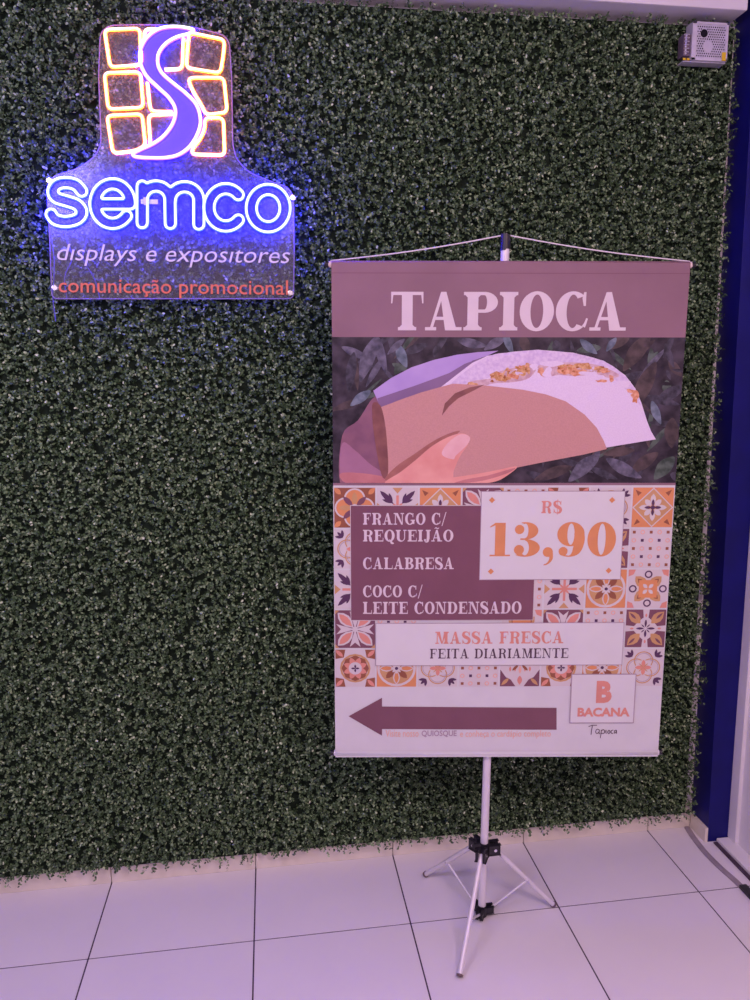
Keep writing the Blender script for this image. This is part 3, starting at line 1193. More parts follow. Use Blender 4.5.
P_SKIN4 = noisy('print_hand_mauve', (0.34, 0.16, 0.24), (0.42, 0.21, 0.29), 12, 0.55, 0.3)
P_SKIN = noisy('print_skin', (0.74, 0.32, 0.26), (0.82, 0.42, 0.34), 14, 0.55, 0.3)
P_SKIN2 = noisy('print_skin_deep', (0.48, 0.18, 0.18), (0.60, 0.26, 0.24), 14, 0.55, 0.3)
P_SKIN3 = noisy('print_hand_plum', (0.20, 0.09, 0.14), (0.30, 0.14, 0.18), 12, 0.55, 0.3)
P_NAIL = noisy('print_nail', (0.78, 0.46, 0.44), (0.86, 0.58, 0.55), 20, 0.45, 0.3)


def z2(x, y):
    return bp(320 + x * 0.506667, 220 + y * 0.506667)


def ph(art, pts, mat, layer, smooth=True):
    q = catmull(pts, True, 5) if smooth else pts
    art.poly([(min(max(z2(*p)[0], 0.001), BW - 0.001), min(max(z2(*p)[1], V_STRIP + 0.0005), V_HEAD - 0.0005)) for p in q], mat, layer)


a = Art()
a.poly(rect_pts(0, V_STRIP, BW, V_HEAD), P_FOLIAGE, 1)
rnd = random.Random(5)


def print_leaf(x, y, L, w, ang, mat, layer):
    c, s_ = math.cos(ang), math.sin(ang)
    pts = []
    for t, k in ((0, 0), (0.25, 0.8), (0.55, 1), (0.85, 0.5), (1, 0), (0.85, -0.4), (0.55, -0.8), (0.25, -0.7)):
        lx, ly = (t - 0.5) * L, k * w / 2
        pts.append((x + lx * c - ly * s_, y + lx * s_ + ly * c))
    ph(art=a, pts=pts, mat=mat, layer=layer)


for i in range(150):
    x, y = rnd.uniform(35, 715), rnd.uniform(238, 512)
    print_leaf(x, y, rnd.uniform(20, 80), rnd.uniform(6, 22), rnd.uniform(0, PI), rnd.choice([P_LEAF4, P_LEAF5, P_LEAF3, P_LEAF5, P_FOLIAGE]), 1.03 + i * 0.005)
for x, y, L, w, an, m in [(95, 275, 95, 30, 1.9, P_LEAF1), (120, 262, 90, 20, 1.3, P_LEAF1), (70, 262, 60, 18, 0.4, P_LEAF1),
                          (162, 268, 50, 22, 1.2, P_LEAF2), (150, 250, 46, 14, 2.4, P_LEAF1), (108, 300, 70, 14, 2.1, P_LEAF1),
                          (158, 290, 34, 14, 0.4, P_LEAF3), (80, 352, 50, 20, 2.5, P_LEAF2), (62, 300, 80, 22, 1.7, P_LEAF5),
                          (300, 243, 60, 20, 0.2, P_LEAF1), (345, 244, 50, 20, 2.6, P_LEAF1), (372, 243, 50, 16, 1.2, P_LEAF2), (405, 245, 40, 22, 1.2, P_LEAF4),
                          (530, 250, 44, 18, 0.7, P_LEAF2), (575, 246, 34, 14, 2.2, P_LEAF2), (625, 262, 90, 34, 2.2, P_LEAF4),
                          (656, 283, 80, 12, 2.3, P_LEAF1), (640, 330, 110, 34, 2.0, P_LEAF4), (688, 250, 50, 14, 2.0, P_LEAF5),
                          (690, 345, 70, 26, 2.6, P_LEAF5), (664, 380, 50, 18, 1.2, P_LEAF2), (695, 420, 60, 30, 1.6, P_LEAF4),
                          (600, 490, 80, 26, 0.5, P_LEAF1), (520, 490, 80, 30, 2.4, P_LEAF1), (560, 500, 60, 16, 0.4, P_LEAF5), (545, 470, 40, 14, 1.9, P_LEAF1),
                          (460, 500, 80, 24, 2.8, P_LEAF4), (640, 480, 70, 26, 2.5, P_LEAF4), (680, 490, 60, 30, 2.3, P_LEAF3),
                          (430, 505, 50, 16, 0.3, P_LEAF5)]:
    print_leaf(x, y, L, w, an, m, 1.85 + rnd.random() * 0.3)
# hand behind, lilac paper, tapioca, kraft sleeve
ph(a, [(44, 425), (75, 395), (104, 352), (120, 360), (132, 470), (128, 520), (80, 519), (40, 519)], P_SKIN3, 2.4)
ph(a, [(44, 440), (70, 455), (100, 482), (135, 505), (150, 522), (60, 522), (40, 500)], P_SKIN4, 2.6)
ph(a, [(40, 500), (90, 500), (150, 512), (150, 522), (60, 522)], P_SKIN2, 2.7)
ph(a, [(105, 337), (140, 312), (180, 291), (225, 276), (270, 266), (310, 261), (352, 258), (330, 268), (300, 278), (262, 312), (190, 338), (118, 366)], P_FLAP, 2.6, False)
ph(a, [(113, 352), (190, 326), (255, 302), (285, 284), (318, 272), (290, 298), (262, 322), (190, 350), (120, 378)], P_FLAP2, 2.8, False)
ph(a, [(238, 330), (270, 305), (300, 282), (330, 268), (380, 260), (430, 256), (500, 262), (560, 278), (602, 306), (622, 332), (634, 360), (646, 398), (654, 418), (663, 433),
       (620, 440), (560, 450), (400, 420), (300, 380)], P_TAPIOCA, 3.0, False)
ph(a, [(335, 268), (380, 261), (430, 257), (500, 263), (560, 279), (600, 306), (622, 336), (634, 366), (612, 344), (585, 318), (545, 296),
       (480, 284), (430, 288), (380, 300), (330, 312), (290, 322), (255, 328), (285, 300)], P_TAPRIM, 3.1)
ph(a, [(286, 330), (300, 318), (340, 312), (352, 300), (385, 291), (412, 284), (428, 290), (412, 312), (380, 320), (345, 322), (320, 328)], P_TAPSHADE, 3.14)
ph(a, [(430, 288), (470, 282), (520, 282), (560, 290), (590, 306), (575, 312), (540, 306), (500, 308), (470, 306), (440, 310)], P_TAPSHADE, 3.14)
rnd = random.Random(9)


def blob(x, y, rx, ry, mat, layer):
    pts = []
    for k in range(11):
        t = 2 * PI * k / 11
        r = rnd.uniform(0.6, 1.2)
        pts.append((x + rx * r * math.cos(t), y + ry * r * math.sin(t)))
    ph(a, pts, mat, layer)


for x, y, rx, ry, m in [(300, 325, 14, 6, P_FILL1), (350, 308, 14, 9, P_FILL1), (372, 304, 16, 12, P_FILL1), (395, 298, 16, 13, P_FILL1),
                        (384, 308, 14, 8, P_FILL2), (408, 294, 8, 10, P_FILL1), (360, 314, 14, 6, P_FILL1), (436, 298, 7, 9, P_FILL2),
                        (488, 295, 20, 10, P_FILL2), (505, 300, 18, 8, P_FILL2), (478, 300, 10, 6, P_FILL2),
                        (520, 288, 20, 6, P_FILL1), (545, 293, 22, 5, P_FILL1), (480, 288, 14, 5, P_FILL1), (560, 298, 14, 4, P_FILL2), (556, 318, 12, 3, P_FILL2),
                        (575, 312, 6, 8, P_FILL2), (622, 350, 8, 12, P_FILL2), (612, 338, 9, 4, P_FILL2)]:
    blob(x, y, rx, ry, m, 3.2 + rnd.random() * 0.1)
for k in range(34):
    x = rnd.choice([rnd.uniform(338, 412), rnd.uniform(466, 560)])
    blob(x, (312 - (x - 338) * 0.28 if x < 420 else 293 + (x - 466) * 0.04) + rnd.uniform(-7, 7), rnd.uniform(2, 5), rnd.uniform(1.5, 3.5), rnd.choice([P_FILL3, P_FILL1, P_FILL2, P_TAPRIM]), 3.34 + k * 0.002)
for x, y, rx, ry in [(448, 302, 10, 12), (458, 284, 22, 8), (528, 303, 16, 5), (545, 309, 20, 6), (422, 290, 9, 6), (600, 322, 14, 8)]:
    blob(x, y, rx, ry, P_TAPIOCA, 3.45)
ph(a, [(118, 370), (160, 354), (200, 340), (262, 323), (300, 325), (330, 327), (400, 335), (445, 344), (485, 358), (522, 384), (546, 410), (560, 436), (566, 452), (520, 463), (440, 478),
       (360, 494), (250, 514), (132, 508), (128, 440)], P_KRAFT, 3.6, False)
ph(a, [(104, 362), (119, 366), (128, 400), (133, 450), (134, 500), (124, 508), (114, 470), (104, 400)], P_FOLD, 3.7)
ph(a, [(240, 386), (246, 362), (266, 342), (296, 330), (324, 325), (304, 336), (272, 352), (254, 368)], P_FOLD, 3.7, False)
ph(a, [(128, 512), (150, 486), (185, 462), (220, 438), (252, 422), (276, 416), (252, 436), (200, 476), (160, 508)], P_FOLD2, 3.7)
ph(a, [(128, 520), (160, 496), (190, 472), (218, 448), (248, 430), (276, 421), (294, 427), (292, 442), (276, 466), (264, 494), (256, 520), (200, 521)], P_SKIN, 3.85)
ph(a, [(240, 462), (252, 440), (276, 423), (295, 428), (290, 443), (268, 464), (262, 472)], P_NAIL, 3.95)
ph(a, [(210, 520), (240, 511), (300, 502), (345, 494), (388, 486), (372, 502), (345, 516), (300, 521)], P_SKIN, 3.95)
ph(a, [(262, 521), (285, 512), (330, 504), (384, 489), (368, 500), (320, 514)], P_SKIN2, 4.05)
a.build('food_photo', sheet)
a = Art()
a.poly(rect_pts(0, V_PHOTO, BW, V_STRIP), P_HEAD, 1.2)
a.build('divider_strip', sheet)

# ---- patterned tile border
NC, NR = 8, 5
TU = BW / NC
TV = (V_PHOTO - 0.004 - V_TILE) / NR


def tile_art(art, kind, col, row):
    u0 = col * TU
    v1 = V_PHOTO - 0.004 - row * TV
    v0 = v1 - TV
    g = 0.022

    def P(x, y):
        return (u0 + x * TU, v0 + y * TV)

    def pl(pts, mat, l):
        art.poly([P(*p) for p in pts], mat, 1 + l * 0.35)

    def ring(cx, cy, r, w, mat, l, a0=0, a1=360, n=20):
        for q in g_ring(cx, cy, r, r, r - w, r - w, a0, a1, n):
            pl(q, mat, l)

    def petal(cx, cy, ang, L, w, mat, l, start=0.0):
        c, s_ = math.cos(math.radians(ang)), math.sin(math.radians(ang))
        pts = []
        for t, k in ((0, 0), (0.3, 0.8), (0.55, 1), (0.8, 0.7), (1, 0), (0.8, -0.7), (0.55, -1), (0.3, -0.8)):
            lx, ly = start + t * L, k * w / 2
            pts.append((cx + lx * c - ly * s_, cy + lx * s_ + ly * c))
        pl(pts, mat, l)

    def sq(bgm):
        pl([(g, g), (1 - g, g), (1 - g, 1 - g), (g, 1 - g)], bgm, 0)
    D4 = (45, 135, 225, 315)
    C4 = ((g, g, 1, 1), (1 - g, g, -1, 1), (1 - g, 1 - g, -1, -1), (g, 1 - g, 1, -1))
    if kind == 'diamond':
        sq(P_ORANGE)
        for k, (m, l) in enumerate(((P_CREAM, 1), (P_OCHRE, 2))):
            r = 0.48 - 0.035 * k
            pl([(0.5 - r, 0.5), (0.5, 0.5 - r), (0.5 + r, 0.5), (0.5, 0.5 + r)], m, l)
        for k in range(8):
            petal(0.5, 0.5, 45 * k, 0.28 if k % 2 == 0 else 0.22, 0.13, P_CREAM, 3, 0.05)
        for k in range(4):
            petal(0.5, 0.5, 90 * k, 0.17, 0.07, P_PURPLE, 4, 0.03)
        ring(0.5, 0.5, 0.05, 0.05, P_PURPLE, 5)
        for x, y, sx, sy in C4:
            pl([(x + 0.05 * sx, y + 0.05 * sy), (x + 0.20 * sx, y + 0.12 * sy), (x + 0.12 * sx, y + 0.20 * sy)], P_BROWN, 1)
    elif kind == 'dots':
        sq(P_CREAM)
        for i in range(5):
            for j in range(5):
                x, y = 0.1 + 0.2 * i, 0.1 + 0.2 * j
                if (i + j) % 2:
                    ring(x, y, 0.055, 0.022, P_PEACH, 1, n=10)
                else:
                    r = 0.035
                    pl([(x - r, y - r), (x + r, y - r), (x + r, y + r), (x - r, y + r)], P_PURPLE if (i % 2 and j % 2) else P_BROWN, 1)
    elif kind == 'star':
        sq(P_CREAM)
        for k in range(4):
            cx, cy = 0.5 + 0.36 * math.cos(k * PI / 2), 0.5 + 0.36 * math.sin(k * PI / 2)
            ring(cx, cy, 0.095, 0.036, P_PURPLE, 1, n=14)
        for an in D4:
            petal(0.5, 0.5, an, 0.44, 0.26, P_OCHRE, 2)
            petal(0.5, 0.5, an, 0.36, 0.14, P_BROWN, 3)
        pl([(0.28, 0.28), (0.72, 0.28), (0.72, 0.72), (0.28, 0.72)], P_ORANGE, 4)
        for k in range(4):
            petal(0.5, 0.5, 45 + 90 * k, 0.15, 0.09, P_CREAM, 5, 0.02)
        for x, y, sx, sy in C4:
            pl([(x, y), (x + 0.17 * sx, y), (x + 0.12 * sx, y + 0.12 * sy), (x, y + 0.17 * sy)], P_CORAL, 1)
    elif kind == 'hearts':
        sq(P_CREAM)
        for x, y, sx, sy in C4:
            pl([(x, y), (x + 0.40 * sx, y), (x + 0.42 * sx, y + 0.2 * sy), (x + 0.30 * sx, y + 0.30 * sy), (x + 0.2 * sx, y + 0.42 * sy), (x, y + 0.40 * sy)], P_MAROON, 1)
            an = math.degrees(math.atan2(sy, sx))
            petal(x + 0.05 * sx, y + 0.05 * sy, an, 0.42, 0.24, P_OCHRE, 2)
            petal(x + 0.08 * sx, y + 0.08 * sy, an, 0.22, 0.06, P_MAROON, 3)
        for k in range(4):
            petal(0.5, 0.5, 90 * k, 0.20, 0.06, P_PURPLE, 2, 0.03)
            petal(0.5, 0.5, 90 * k, 0.10, 0.05, P_CORAL, 3, 0.28)
        for k in range(4):
            petal(0.5, 0.5, 45 + 90 * k, 0.12, 0.03, P_PURPLE, 2, 0.03)
    elif kind == 'arrows':
        sq(P_CREAM)
        for cx, cy in ((0.5, 0.68), (0.5, 0.32), (0.32, 0.5), (0.68, 0.5)):
            ring(cx, cy, 0.235, 0.028, P_OCHRE, 1, n=24)
            ring(cx, cy, 0.19, 0.014, P_LINE, 1.5, n=24)
        pl([(0.32, 0.32), (0.68, 0.32), (0.68, 0.68), (0.32, 0.68)], P_CREAM, 2)
        for k in range(4):
            petal(0.5, 0.5, 90 * k, 0.20, 0.10, P_CORAL, 3)
            petal(0.5, 0.5, 45 + 90 * k, 0.16, 0.03, P_OCHRE, 3)
        for x, y, sx, sy in C4:
            an = math.degrees(math.atan2(sy, sx))
            for da in (-38, 0, 38):
                petal(x + 0.20 * sx, y + 0.20 * sy, an + 180 + da, 0.19, 0.07, P_PURPLE, 2)
    elif kind == 'petals':
        sq(P_MAROON)
        for k in range(4):
            pl([(0.5, 0.5), (0.5 + 0.47 * math.cos(math.radians(90 * k - 16)), 0.5 + 0.47 * math.sin(math.radians(90 * k - 16))),
                (0.5 + 0.34 * math.cos(math.radians(90 * k)), 0.5 + 0.34 * math.sin(math.radians(90 * k))),
                (0.5 + 0.47 * math.cos(math.radians(90 * k + 16)), 0.5 + 0.47 * math.sin(math.radians(90 * k + 16)))], P_CREAM, 1)
        for an in D4:
            petal(0.5, 0.5, an, 0.54, 0.27, P_CREAM, 2, 0.05)
            petal(0.5, 0.5, an, 0.44, 0.17, P_CORAL, 3, 0.10)
        for x, y, sx, sy in C4:
            pl([(x, y), (x + 0.10 * sx, y), (x, y + 0.10 * sy)], P_OCHRE, 4)
        ring(0.5, 0.5, 0.07, 0.07, P_CREAM, 4)
    elif kind == 'medallion':
        sq(P_CREAM)
        ring(0.5, 0.5, 0.37, 0.05, P_OCHRE, 1, n=16)
        ring(0.5, 0.5, 0.33, 0.33, P_BROWN, 2, n=8)
        for k in range(8):
            petal(0.5, 0.5, 22.5 + 45 * k, 0.30, 0.15, P_CORAL, 3)
        ring(0.5, 0.5, 0.16, 0.16, P_CREAM, 4)
        for k in range(4):
            petal(0.5, 0.5, 90 * k, 0.10, 0.05, P_PURPLE, 5)
        for x, y, sx, sy in C4:
            pl([(x, y), (x + 0.24 * sx, y), (x + 0.2 * sx, y + 0.2 * sy), (x, y + 0.24 * sy)], P_BROWN, 2)
            petal(x, y, math.degrees(math.atan2(sy, sx)), 0.26, 0.10, P_CORAL, 3)
    elif kind == 'blossom':
        sq(P_ORANGE)
        for q in g_ring(0.5, 0.5, 0.47, 0.47, 0.41, 0.41, 0, 360, 24):
            pl(q, P_CREAM, 1)
        ring(0.5, 0.5, 0.40, 0.40, P_OCHRE, 1)
        for k in range(4):
            petal(0.5, 0.5, 90 * k, 0.38, 0.17, P_CREAM, 2, 0.04)
            petal(0.5, 0.5, 90 * k, 0.32, 0.11, P_ORANGE, 3, 0.07)
            petal(0.5, 0.5, 45 + 90 * k, 0.30, 0.15, P_BROWN, 2, 0.06)
        for k in range(8):
            petal(0.5, 0.5, 45 * k, 0.13, 0.06, P_CREAM, 4, 0.01)
        ring(0.5, 0.5, 0.04, 0.04, P_PURPLE, 5)
    elif kind == 'leafcross':
        sq(P_CREAM)
        for k in range(4):
            an = math.radians(90 * k)
            c, s_ = math.cos(an), math.sin(an)
            pl([(0.5 + 0.48 * c - 0.12 * s_, 0.5 + 0.48 * s_ + 0.12 * c), (0.5 + 0.48 * c + 0.12 * s_, 0.5 + 0.48 * s_ - 0.12 * c),
                (0.5 + 0.34 * c, 0.5 + 0.34 * s_)], P_OCHRE, 1)
            pl([(0.5 + 0.03 * s_, 0.5 - 0.03 * c), (0.5 + 0.30 * c + 0.03 * s_, 0.5 + 0.30 * s_ - 0.03 * c),
                (0.5 + 0.30 * c - 0.03 * s_, 0.5 + 0.30 * s_ + 0.03 * c), (0.5 - 0.03 * s_, 0.5 + 0.03 * c)], P_CORAL, 1)
        for an in D4:
            petal(0.5, 0.5, an, 0.46, 0.12, P_PURPLE, 2, 0.12)
            for da in (-25, 25):
                petal(0.5 + 0.16 * math.cos(math.radians(an)), 0.5 + 0.16 * math.sin(math.radians(an)), an + da, 0.26, 0.07, P_PURPLE, 2)
            petal(0.5, 0.5, an, 0.14, 0.05, P_CORAL, 2, 0.02)
    elif kind == 'lattice':
        sq(P_CREAM)
        for m_ in (0, 1):
            fx = (lambda x: 1 - x) if m_ else (lambda x: x)
            pl([(fx(g), g), (fx(0.40), g), (fx(0.28), 0.20), (fx(0.16), 0.26), (fx(g), 0.46)], P_MAROON, 1)
            petal(fx(0.05), 0.05, 135 if m_ else 45, 0.26, 0.09, P_OCHRE, 2)
        petal(0.5, 0.06, 90, 0.24, 0.12, P_CORAL, 2)
        for an in range(0, 360, 45):
            petal(0.5, 0.62, an, 0.22, 0.07, P_BROWN if an % 90 else P_PEACH, 2, 0.05)
        for x in (0.26, 0.38, 0.62, 0.74):
            petal(x, 0.40, 90, 0.14, 0.05, P_CORAL, 2)
    elif kind == 'quatrefoil':
        sq(P_BROWN)
        for x, y in ((0.5, 0.72), (0.5, 0.28), (0.28, 0.5), (0.72, 0.5)):
            ring(x, y, 0.25, 0.25, P_CREAM, 1)
        for x, y in ((0.5, 0.72), (0.5, 0.28), (0.28, 0.5), (0.72, 0.5)):
            ring(x, y, 0.21, 0.21, P_ORANGE, 2)
        pl([(0.3, 0.3), (0.7, 0.3), (0.7, 0.7), (0.3, 0.7)], P_ORANGE, 2.2)
        for k in range(8):
            petal(0.5, 0.5, 45 * k, 0.33, 0.13, P_MAROON if k % 2 else P_OCHRE, 3, 0.05)
        ring(0.5, 0.5, 0.09, 0.09, P_CREAM, 4)
        for x, y, sx, sy in C4:
            petal(x, y, math.degrees(math.atan2(sy, sx)), 0.22, 0.12, P_ORANGE, 2)


LAYOUT = [['quatrefoil', 'leafcross', 'diamond', 'petals', 'dots', 'medallion', 'arrows', 'diamond'],
          ['arrows', None, None, None, None, None, 'hearts', 'dots'],
          ['leafcross', None, None, None, 'dots', 'leafcross', 'blossom', 'star'],
          ['petals', 'dots', None, None, 'star', 'petals', 'dots', 'hearts'],
          ['medallion', 'blossom', 'arrows', 'dots', 'lattice', 'medallion', 'blossom', 'arrows']]
a = Art()
for r_, rowk in enumerate(LAYOUT):
    for c_, kd in enumerate(rowk):
        if kd:
            tile_art(a, kd, c_, r_)
a.build('tile_border', sheet)

# ---- panels


def panel(name, corners, mat, line, layer, w=0.0016):
    l, b, r, t = px_quad(*corners)
    art = Art()
    art.poly(rect_pts(l - w, b - w, r + w, t + w), line, layer)
    art.poly(rect_pts(l, b, r, t), mat, layer + 0.5)
    return art.build(name, sheet), (l, b, r, t)


panel('menu_panel', (351, 505.5, 534.5, 619.5), P_MAROON, P_CREAM, 3.2)
panel('price_panel', (480.5, 491.5, 622.3, 579), P_PANEL, P_LINE, 4.2)
panel('slogan_panel', (376, 623, 622.5, 664.5), P_PANEL, P_LINE, 4.2)
panel('logo_panel', (571, 674.5, 634, 722), P_PANEL, P_LINE, 4.2, 0.0024)

sg = lambda c: serif_glyph(c, 0.25, 0.085, 0.09)
a = Art()
for t_, bx_ in (('FRANGO C/', (363, 512.6, 446, 524.2)), ('REQUEIJÃO', (363, 529.4, 453, 541)), ('CALABRESA', (363, 557, 453.5, 568.6)),
                ('COCO C/', (363, 585, 422.3, 596.5)), ('LEITE CONDENSADO', (363, 601.2, 521, 613.2))):
    lay_text(a, t_, bx_, P_HEADTXT, 4.6, sg, 0.10)
a.build('menu_lettering', sheet)
a = Art()
lay_text(a, 'R$', (541, 500.8, 561.5, 513), P_CORAL, 5.4, sg, 0.10)
a.build('currency_sign', sheet)
lay_text(a, '13,90', (488.5, 522.5, 615, 555.8), P_ORANGE, 5.4, fat_digit, 0.07, 'price_digit')
for x, y in ((491.7, 499.8), (612, 500), (490.5, 571), (608.5, 570.5)):
    u, v = bp(x, y)
    r_ = 0.0082
    a = Art()
    a.poly([(u - r_, v), (u, v - r_), (u + r_, v), (u, v + r_)], P_ORANGE, 5.4)
    a.build('price_diamond', sheet)
a = Art()
lay_text(a, 'MASSA FRESCA', (435, 631, 563, 643), P_CORAL, 5.4, sg, 0.10)
lay_text(a, 'FEITA DIARIAMENTE', (429.7, 648, 568, 657.7), P_INK, 5.4, lambda c: serif_glyph(c, 0.2, 0.07, 0.08), 0.12)
a.build('slogan_lettering', sheet)

# ---- arrow
a = Art()
a.poly([bp(348.6, 716), bp(382, 697.5), bp(382, 706.2), bp(556.5, 707.8), bp(556.5, 729.6), bp(382, 728.8), bp(382, 735.5)], P_ARROW, 1.5)
a.build('arrow', sheet)


def flat_text(art, body, box_px, mat, layer, shear=0.0, offset=0.0, spacing=1.0):
    V, F = text_mesh(body, shear, offset, spacing)
    xl, yt, xr, yb = box_px
    u0, va = bp(xl, yb)
    u1, vb = bp(xr, yb)
    _, vt = bp(xl, yt)
    _, vt2 = bp(xr, yt)
    v0, v1 = (va + vb) / 2, (vt + vt2) / 2
    x0, y0 = V.min(0)
    x1, y1 = V.max(0)
    art.faces([(u0 + (x - x0) / (x1 - x0) * (u1 - u0), v0 + (y - y0) / (y1 - y0) * (v1 - v0)) for x, y in V], F, mat, layer)


a = Art()
flat_text(a, 'Visite nosso', (385.5, 729.6, 418.5, 736.6), P_PEACH, 1.5)
flat_text(a, 'QUIOSQUE', (421.5, 730.2, 456.5, 737.0), P_LINE, 1.5, 0, 0.02)
flat_text(a, 'e conhe\u00e7a o card\u00e1pio completo', (460, 730.2, 550.5, 738.6), P_PEACH, 1.5)
a.build('small_print', sheet)
a = Art()
flat_text(a, 'B', (595.5, 680.6, 611, 702.6), P_CORAL, 5.4, 0, 0.055)
flat_text(a, 'BACANA', (577, 707.2, 629.2, 716.2), P_CORAL, 5.4, 0, 0.045)
a.build('logo_lettering', sheet)
# hand-written word under the logo
a = Art()


def pen(points):
    xs = [bp(*p) for p in points]
    q = catmull(xs, False, 4)
    for poly in g_stroke([tuple(p) for p in q], [0.0021] * len(q), 1):
        a.poly(poly, P_INK, 1.6)


pen([(588.5, 726.5), (592, 725.4), (597, 725.2)])
pen([(592.5, 725.6), (591.5, 730), (591, 734.6)])
pen([(599.2, 729.8), (597, 729.2), (595.6, 731.4), (596.6, 733.6), (598.8, 732.2), (599.3, 729.8), (599, 733), (600.2, 733.8)])
pen([(601.4, 729.8), (601, 733.2), (600.2, 738)])
pen([(601.2, 731), (603.2, 729.5), (604.6, 731.2), (603.6, 733.4), (601.2, 733.4)])
pen([(606, 729.8), (605.8, 732), (606.2, 733.6)])
pen([(609, 730), (607.6, 731.8), (608.6, 733.6), (610, 731.8), (608.8, 729.9)])
pen([(613, 730), (611.2, 730.6), (611.2, 733), (613.2, 733.4)])
pen([(616.2, 730), (614.4, 730.8), (614.4, 733.2), (616, 732), (616.4, 730), (616.4, 733.6)])
a.build('handwritten_word', sheet)

# ---- rods, caps, cord
M_ROD = noisy('pale_wood_rod', (0.72, 0.60, 0.55), (0.80, 0.70, 0.64), 30, 0.5, 0.3)


def bcyl(name, p0, p1, r, mat, parent=None, seg=16, bevel=0.0):
    return cyl(name, p0, p1, r, mat, parent or banner, seg=seg, bevel=bevel)


rt = 0.0095
top = bcyl('top_rod', (-0.003, BH - 0.004, -0.010), (BW + 0.003, BH - 0.004, -0.010), 0.0078, M_ROD)
# hem of the sheet folded over each rod
n = 14


def hem(name, yc, zc, r, mat, a0, a1):
    V, F = [], []
    for i in range(2):
        for k in range(n + 1):
            t = math.radians(a0 + (a1 - a0) * k / n)
            V.append((i * BW, yc + r * math.sin(t), zc + r * math.cos(t)))
    for k in range(n):
        F.append((k, n + 1 + k, n + 2 + k, k + 1))
    ob = mesh_obj(name, V, F, mat, banner, smooth=True)
    md = ob.modifiers.new('thickness', 'SOLIDIFY')
    md.thickness = 0.0006
    return ob


hem('top_hem', BH - 0.004, -0.010, rt, P_HEAD, -40, 220)
bcyl('bottom_rod', (-0.004, 0.009, -0.009), (BW + 0.004, 0.009, -0.009), 0.0085, M_ALU)
hem('bottom_hem', 0.009, -0.009, 0.0102, P_WHITE, -230, 60)
a = Art()
a.poly(rect_pts(0, 0.019, BW, 0.0200), P_CREAM, 0.6)
a.build('bottom_seam', banner)
a = Art()
a.poly(rect_pts(0, BH - 0.0265, BW, BH - 0.0252), P_MAROON, 1.4)
a.build('top_seam', banner)
for x, s in ((-0.003, -1), (BW + 0.003, 1)):
    bcyl('end_cap', (x, BH - 0.004, -0.010), (x + s * 0.004, BH - 0.004, -0.010), 0.0080, M_ROD, bevel=0.001)
    bcyl('end_knob', (x + s * 0.004, BH - 0.004, -0.010), (x + s * 0.013, BH - 0.004, -0.010), 0.0072, M_BLACK, bevel=0.002)
for x, s in ((-0.004, -1), (BW + 0.004, 1)):
    bcyl('end_knob', (x, 0.009, -0.009), (x + s * 0.009, 0.009, -0.009), 0.0075, M_BLACK, bevel=0.002)
M_CORD = noisy('white_cord', (0.72, 0.70, 0.70), (0.82, 0.80, 0.80), 120, 0.7, 0.2)
apex_w = pole_at(1.918) + Vector((0, 0.0, 0.004))
binv = banner.matrix_world.inverted()
apex = binv @ apex_w
cl, cr = Vector((-0.003, BH + 0.005, -0.010)), Vector((BW + 0.003, BH + 0.005, -0.010))
pts = []
for t in np.linspace(0, 1, 12):
    p = cl.lerp(apex, t)
    p.y -= 0.006 * math.sin(PI * t)
    pts.append(p)
for t in np.linspace(0, 1, 12)[1:]:
    p = apex.lerp(cr, t)
    p.y -= 0.006 * math.sin(PI * t)
    pts.append(p)
V, F = sweep(pts, 0.0018, False, 8, up=Vector((0, 0, 1)))
mesh_obj('cord', V, F, M_CORD, banner, smooth=True)

# ------------------------------------------------------------------ power supply box by the ceiling
M_CASE = noisy('galvanised_case', (0.56, 0.55, 0.60), (0.66, 0.64, 0.70), 40, 0.4, 0.5, metal=0.25)
M_CASE2 = noisy('case_rim', (0.62, 0.60, 0.66), (0.72, 0.70, 0.76), 40, 0.4, 0.5, metal=0.2)
M_HOLE = material('vent_hole_black', (0.015, 0.013, 0.02), 0.8, 0.1)
M_YELLOW = material('yellow_sticker', (0.80, 0.55, 0.03), 0.5, 0.3)
psu = empty('power_supply_box', (1.80, -0.09, 2.44))
tag(psu, 'small perforated grey metal power supply box mounted near the ceiling', 'power supply')
INV_P = Matrix.Translation((-1.80, 0.09, -2.44))


def pp(o):
    o.parent = psu
    o.matrix_parent_inverse = INV_P
    return o


bx0, bx1, bz0, bz1, by0, by1 = 1.766, 1.876, 2.457, 2.559, -0.082, -0.046
bm = bmesh.new()
bm_box(bm, (bx0, by0, bz0), (bx1, by1, bz1), 0.0025)
case = pp(bm_obj('case', bm, M_CASE))
bm = bmesh.new()
for lo, hi in (((bx0, by0 - 0.002, bz1 - 0.006), (bx1, by0 + 0.001, bz1)), ((bx0, by0 - 0.002, bz0), (bx1, by0 + 0.001, bz0 + 0.007)),
               ((bx0, by0 - 0.002, bz0), (bx0 + 0.012, by0 + 0.001, bz1)), ((bx1 - 0.006, by0 - 0.002, bz0), (bx1, by0 + 0.001, bz1))):
    bm_box(bm, lo, hi, 0.0006)
pp(bm_obj('case_rim', bm, M_CASE2))
V, F = [], []
yy = by0 - 0.0004


def disc(cx, cz, r, n=8):
    b = len(V)
    for k in range(n):
        V.append((cx + r * math.cos(2 * PI * k / n), yy, cz + r * math.sin(2 * PI * k / n)))
    F.append(tuple(range(b, b + n)))


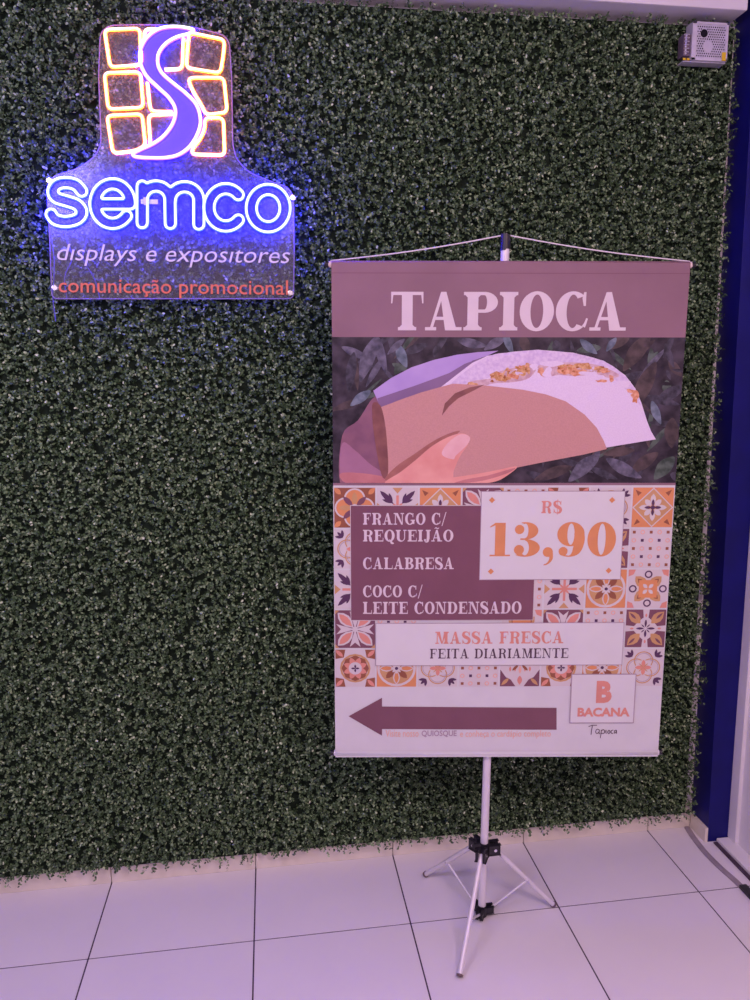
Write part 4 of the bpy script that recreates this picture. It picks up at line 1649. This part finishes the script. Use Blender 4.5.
HOLE = (bx0 + 0.036, bz1 - 0.030)
for j in range(13):
    for i in range(13):
        x = bx0 + 0.017 + i * 0.0066 + (0.0033 if j % 2 else 0)
        z = bz0 + 0.0125 + j * 0.0064
        if x < bx1 - 0.009 and z < bz1 - 0.008 and math.hypot(x - HOLE[0], z - HOLE[1]) > 0.012 and not (x > bx1 - 0.02 and z < bz0 + 0.028) \
                and math.hypot(x - bx0 - 0.050, z - bz0 - 0.038) > 0.016:
            disc(x, z, 0.0020)
hol = pp(mesh_obj('perforations', V, F, M_HOLE))
bm = bmesh.new()
bm_cyl(bm, (HOLE[0], by0 - 0.0012, HOLE[1]), (HOLE[0], by0 + 0.002, HOLE[1]), 0.0108, seg=24)
pp(bm_obj('round_opening', bm, M_HOLE))
bm = bmesh.new()
bm_cyl(bm, (bx0 + 0.050, by0 - 0.001, bz0 + 0.038), (bx0 + 0.050, by0 + 0.002, bz0 + 0.038), 0.014, seg=24)
pp(bm_obj('round_boss', bm, M_CASE2))
pp(box('sticker', (bx1 - 0.0165, by0 - 0.0030, bz0 + 0.001), (bx1 - 0.0045, by0 - 0.0019, bz0 + 0.024), M_YELLOW))
bm = bmesh.new()
bm_box(bm, (bx0 - 0.022, -0.078, bz0 + 0.012), (bx0 - 0.0003, -0.046, bz0 + 0.071), 0.002)
tb = pp(bm_obj('terminal_block', bm, noisy('grey_plum_plastic', (0.12, 0.09, 0.12), (0.17, 0.13, 0.16), 40, 0.5, 0.4)))
for k in range(6):
    z = bz0 + 0.018 + k * 0.0092
    o = cyl('terminal_screw', (bx0 - 0.016, -0.0778, z), (bx0 - 0.016, -0.0795, z), 0.0032, M_STEEL, seg=10)
    pp(o)
    o = box('terminal_divider', (bx0 - 0.021, -0.0805, z + 0.0036), (bx0 - 0.006, -0.0778, z + 0.0050), M_CASE2)
    pp(o)
for dx in (0.022, 0.010):
    pp(box('sticker', (bx0 - dx, -0.0785, bz0 + 0.001), (bx0 - dx + 0.008, -0.0765, bz0 + 0.0065), M_YELLOW, bevel=0.0003))
pp(box('shelf_plate', (bx0 - 0.022, -0.0770, bz0 - 0.003), (bx1, -0.0460, bz0 - 0.0005), M_CASE, bevel=0.001))
pp(box('mounting_bracket', (bx0 + 0.02, -0.047, bz0 + 0.02), (bx1 - 0.02, 0.0, bz1 - 0.02), M_CASE))

# ------------------------------------------------------------------ cable cover on the floor
M_GREY = noisy('grey_rubber', (0.30, 0.26, 0.29), (0.37, 0.32, 0.35), 25, 0.55, 0.35)
cable = empty('cable_cover', (1.93, -0.20, 0.0))
tag(cable, 'grey flat cable strip curving along the floor beside the blue wall corner', 'cable')
path = catmull([(1.944, -0.018), (1.935, -0.070), (1.927, -0.155), (1.930, -0.236), (1.937, -0.290), (1.941, -0.336)], False, 6)
V, F = [], []
prof = [(-0.0100, 0.0004), (-0.0085, 0.0050), (-0.004, 0.0072), (0.004, 0.0072), (0.0085, 0.0050), (0.0100, 0.0004)]
for i, p in enumerate(path):
    a_, b_ = path[max(i - 1, 0)], path[min(i + 1, len(path) - 1)]
    t = np.array(b_) - np.array(a_)
    t /= np.linalg.norm(t)
    for dx, z in prof:
        V.append((p[0] - t[1] * dx, p[1] + t[0] * dx, z))
k = len(prof)
for i in range(len(path) - 1):
    for j in range(k):
        F.append((i * k + j, i * k + (j + 1) % k, (i + 1) * k + (j + 1) % k, (i + 1) * k + j))
F += [tuple(range(k)), tuple(reversed(range((len(path) - 1) * k, len(path) * k)))]
o = mesh_obj('strip', V, F, M_GREY, smooth=False)
o.parent = cable
o.matrix_parent_inverse = Matrix.Translation((-1.93, 0.20, 0))
bm = bmesh.new()
bm_box(bm, (1.930, -0.405, 0.0004), (1.954, -0.334, 0.013), 0.003)
bm_cyl(bm, (1.942, -0.42, 0.007), (1.942, -0.404, 0.007), 0.005, seg=12)
o = bm_obj('plug', bm, M_BLACK)
o.parent = cable
o.matrix_parent_inverse = Matrix.Translation((-1.93, 0.20, 0))
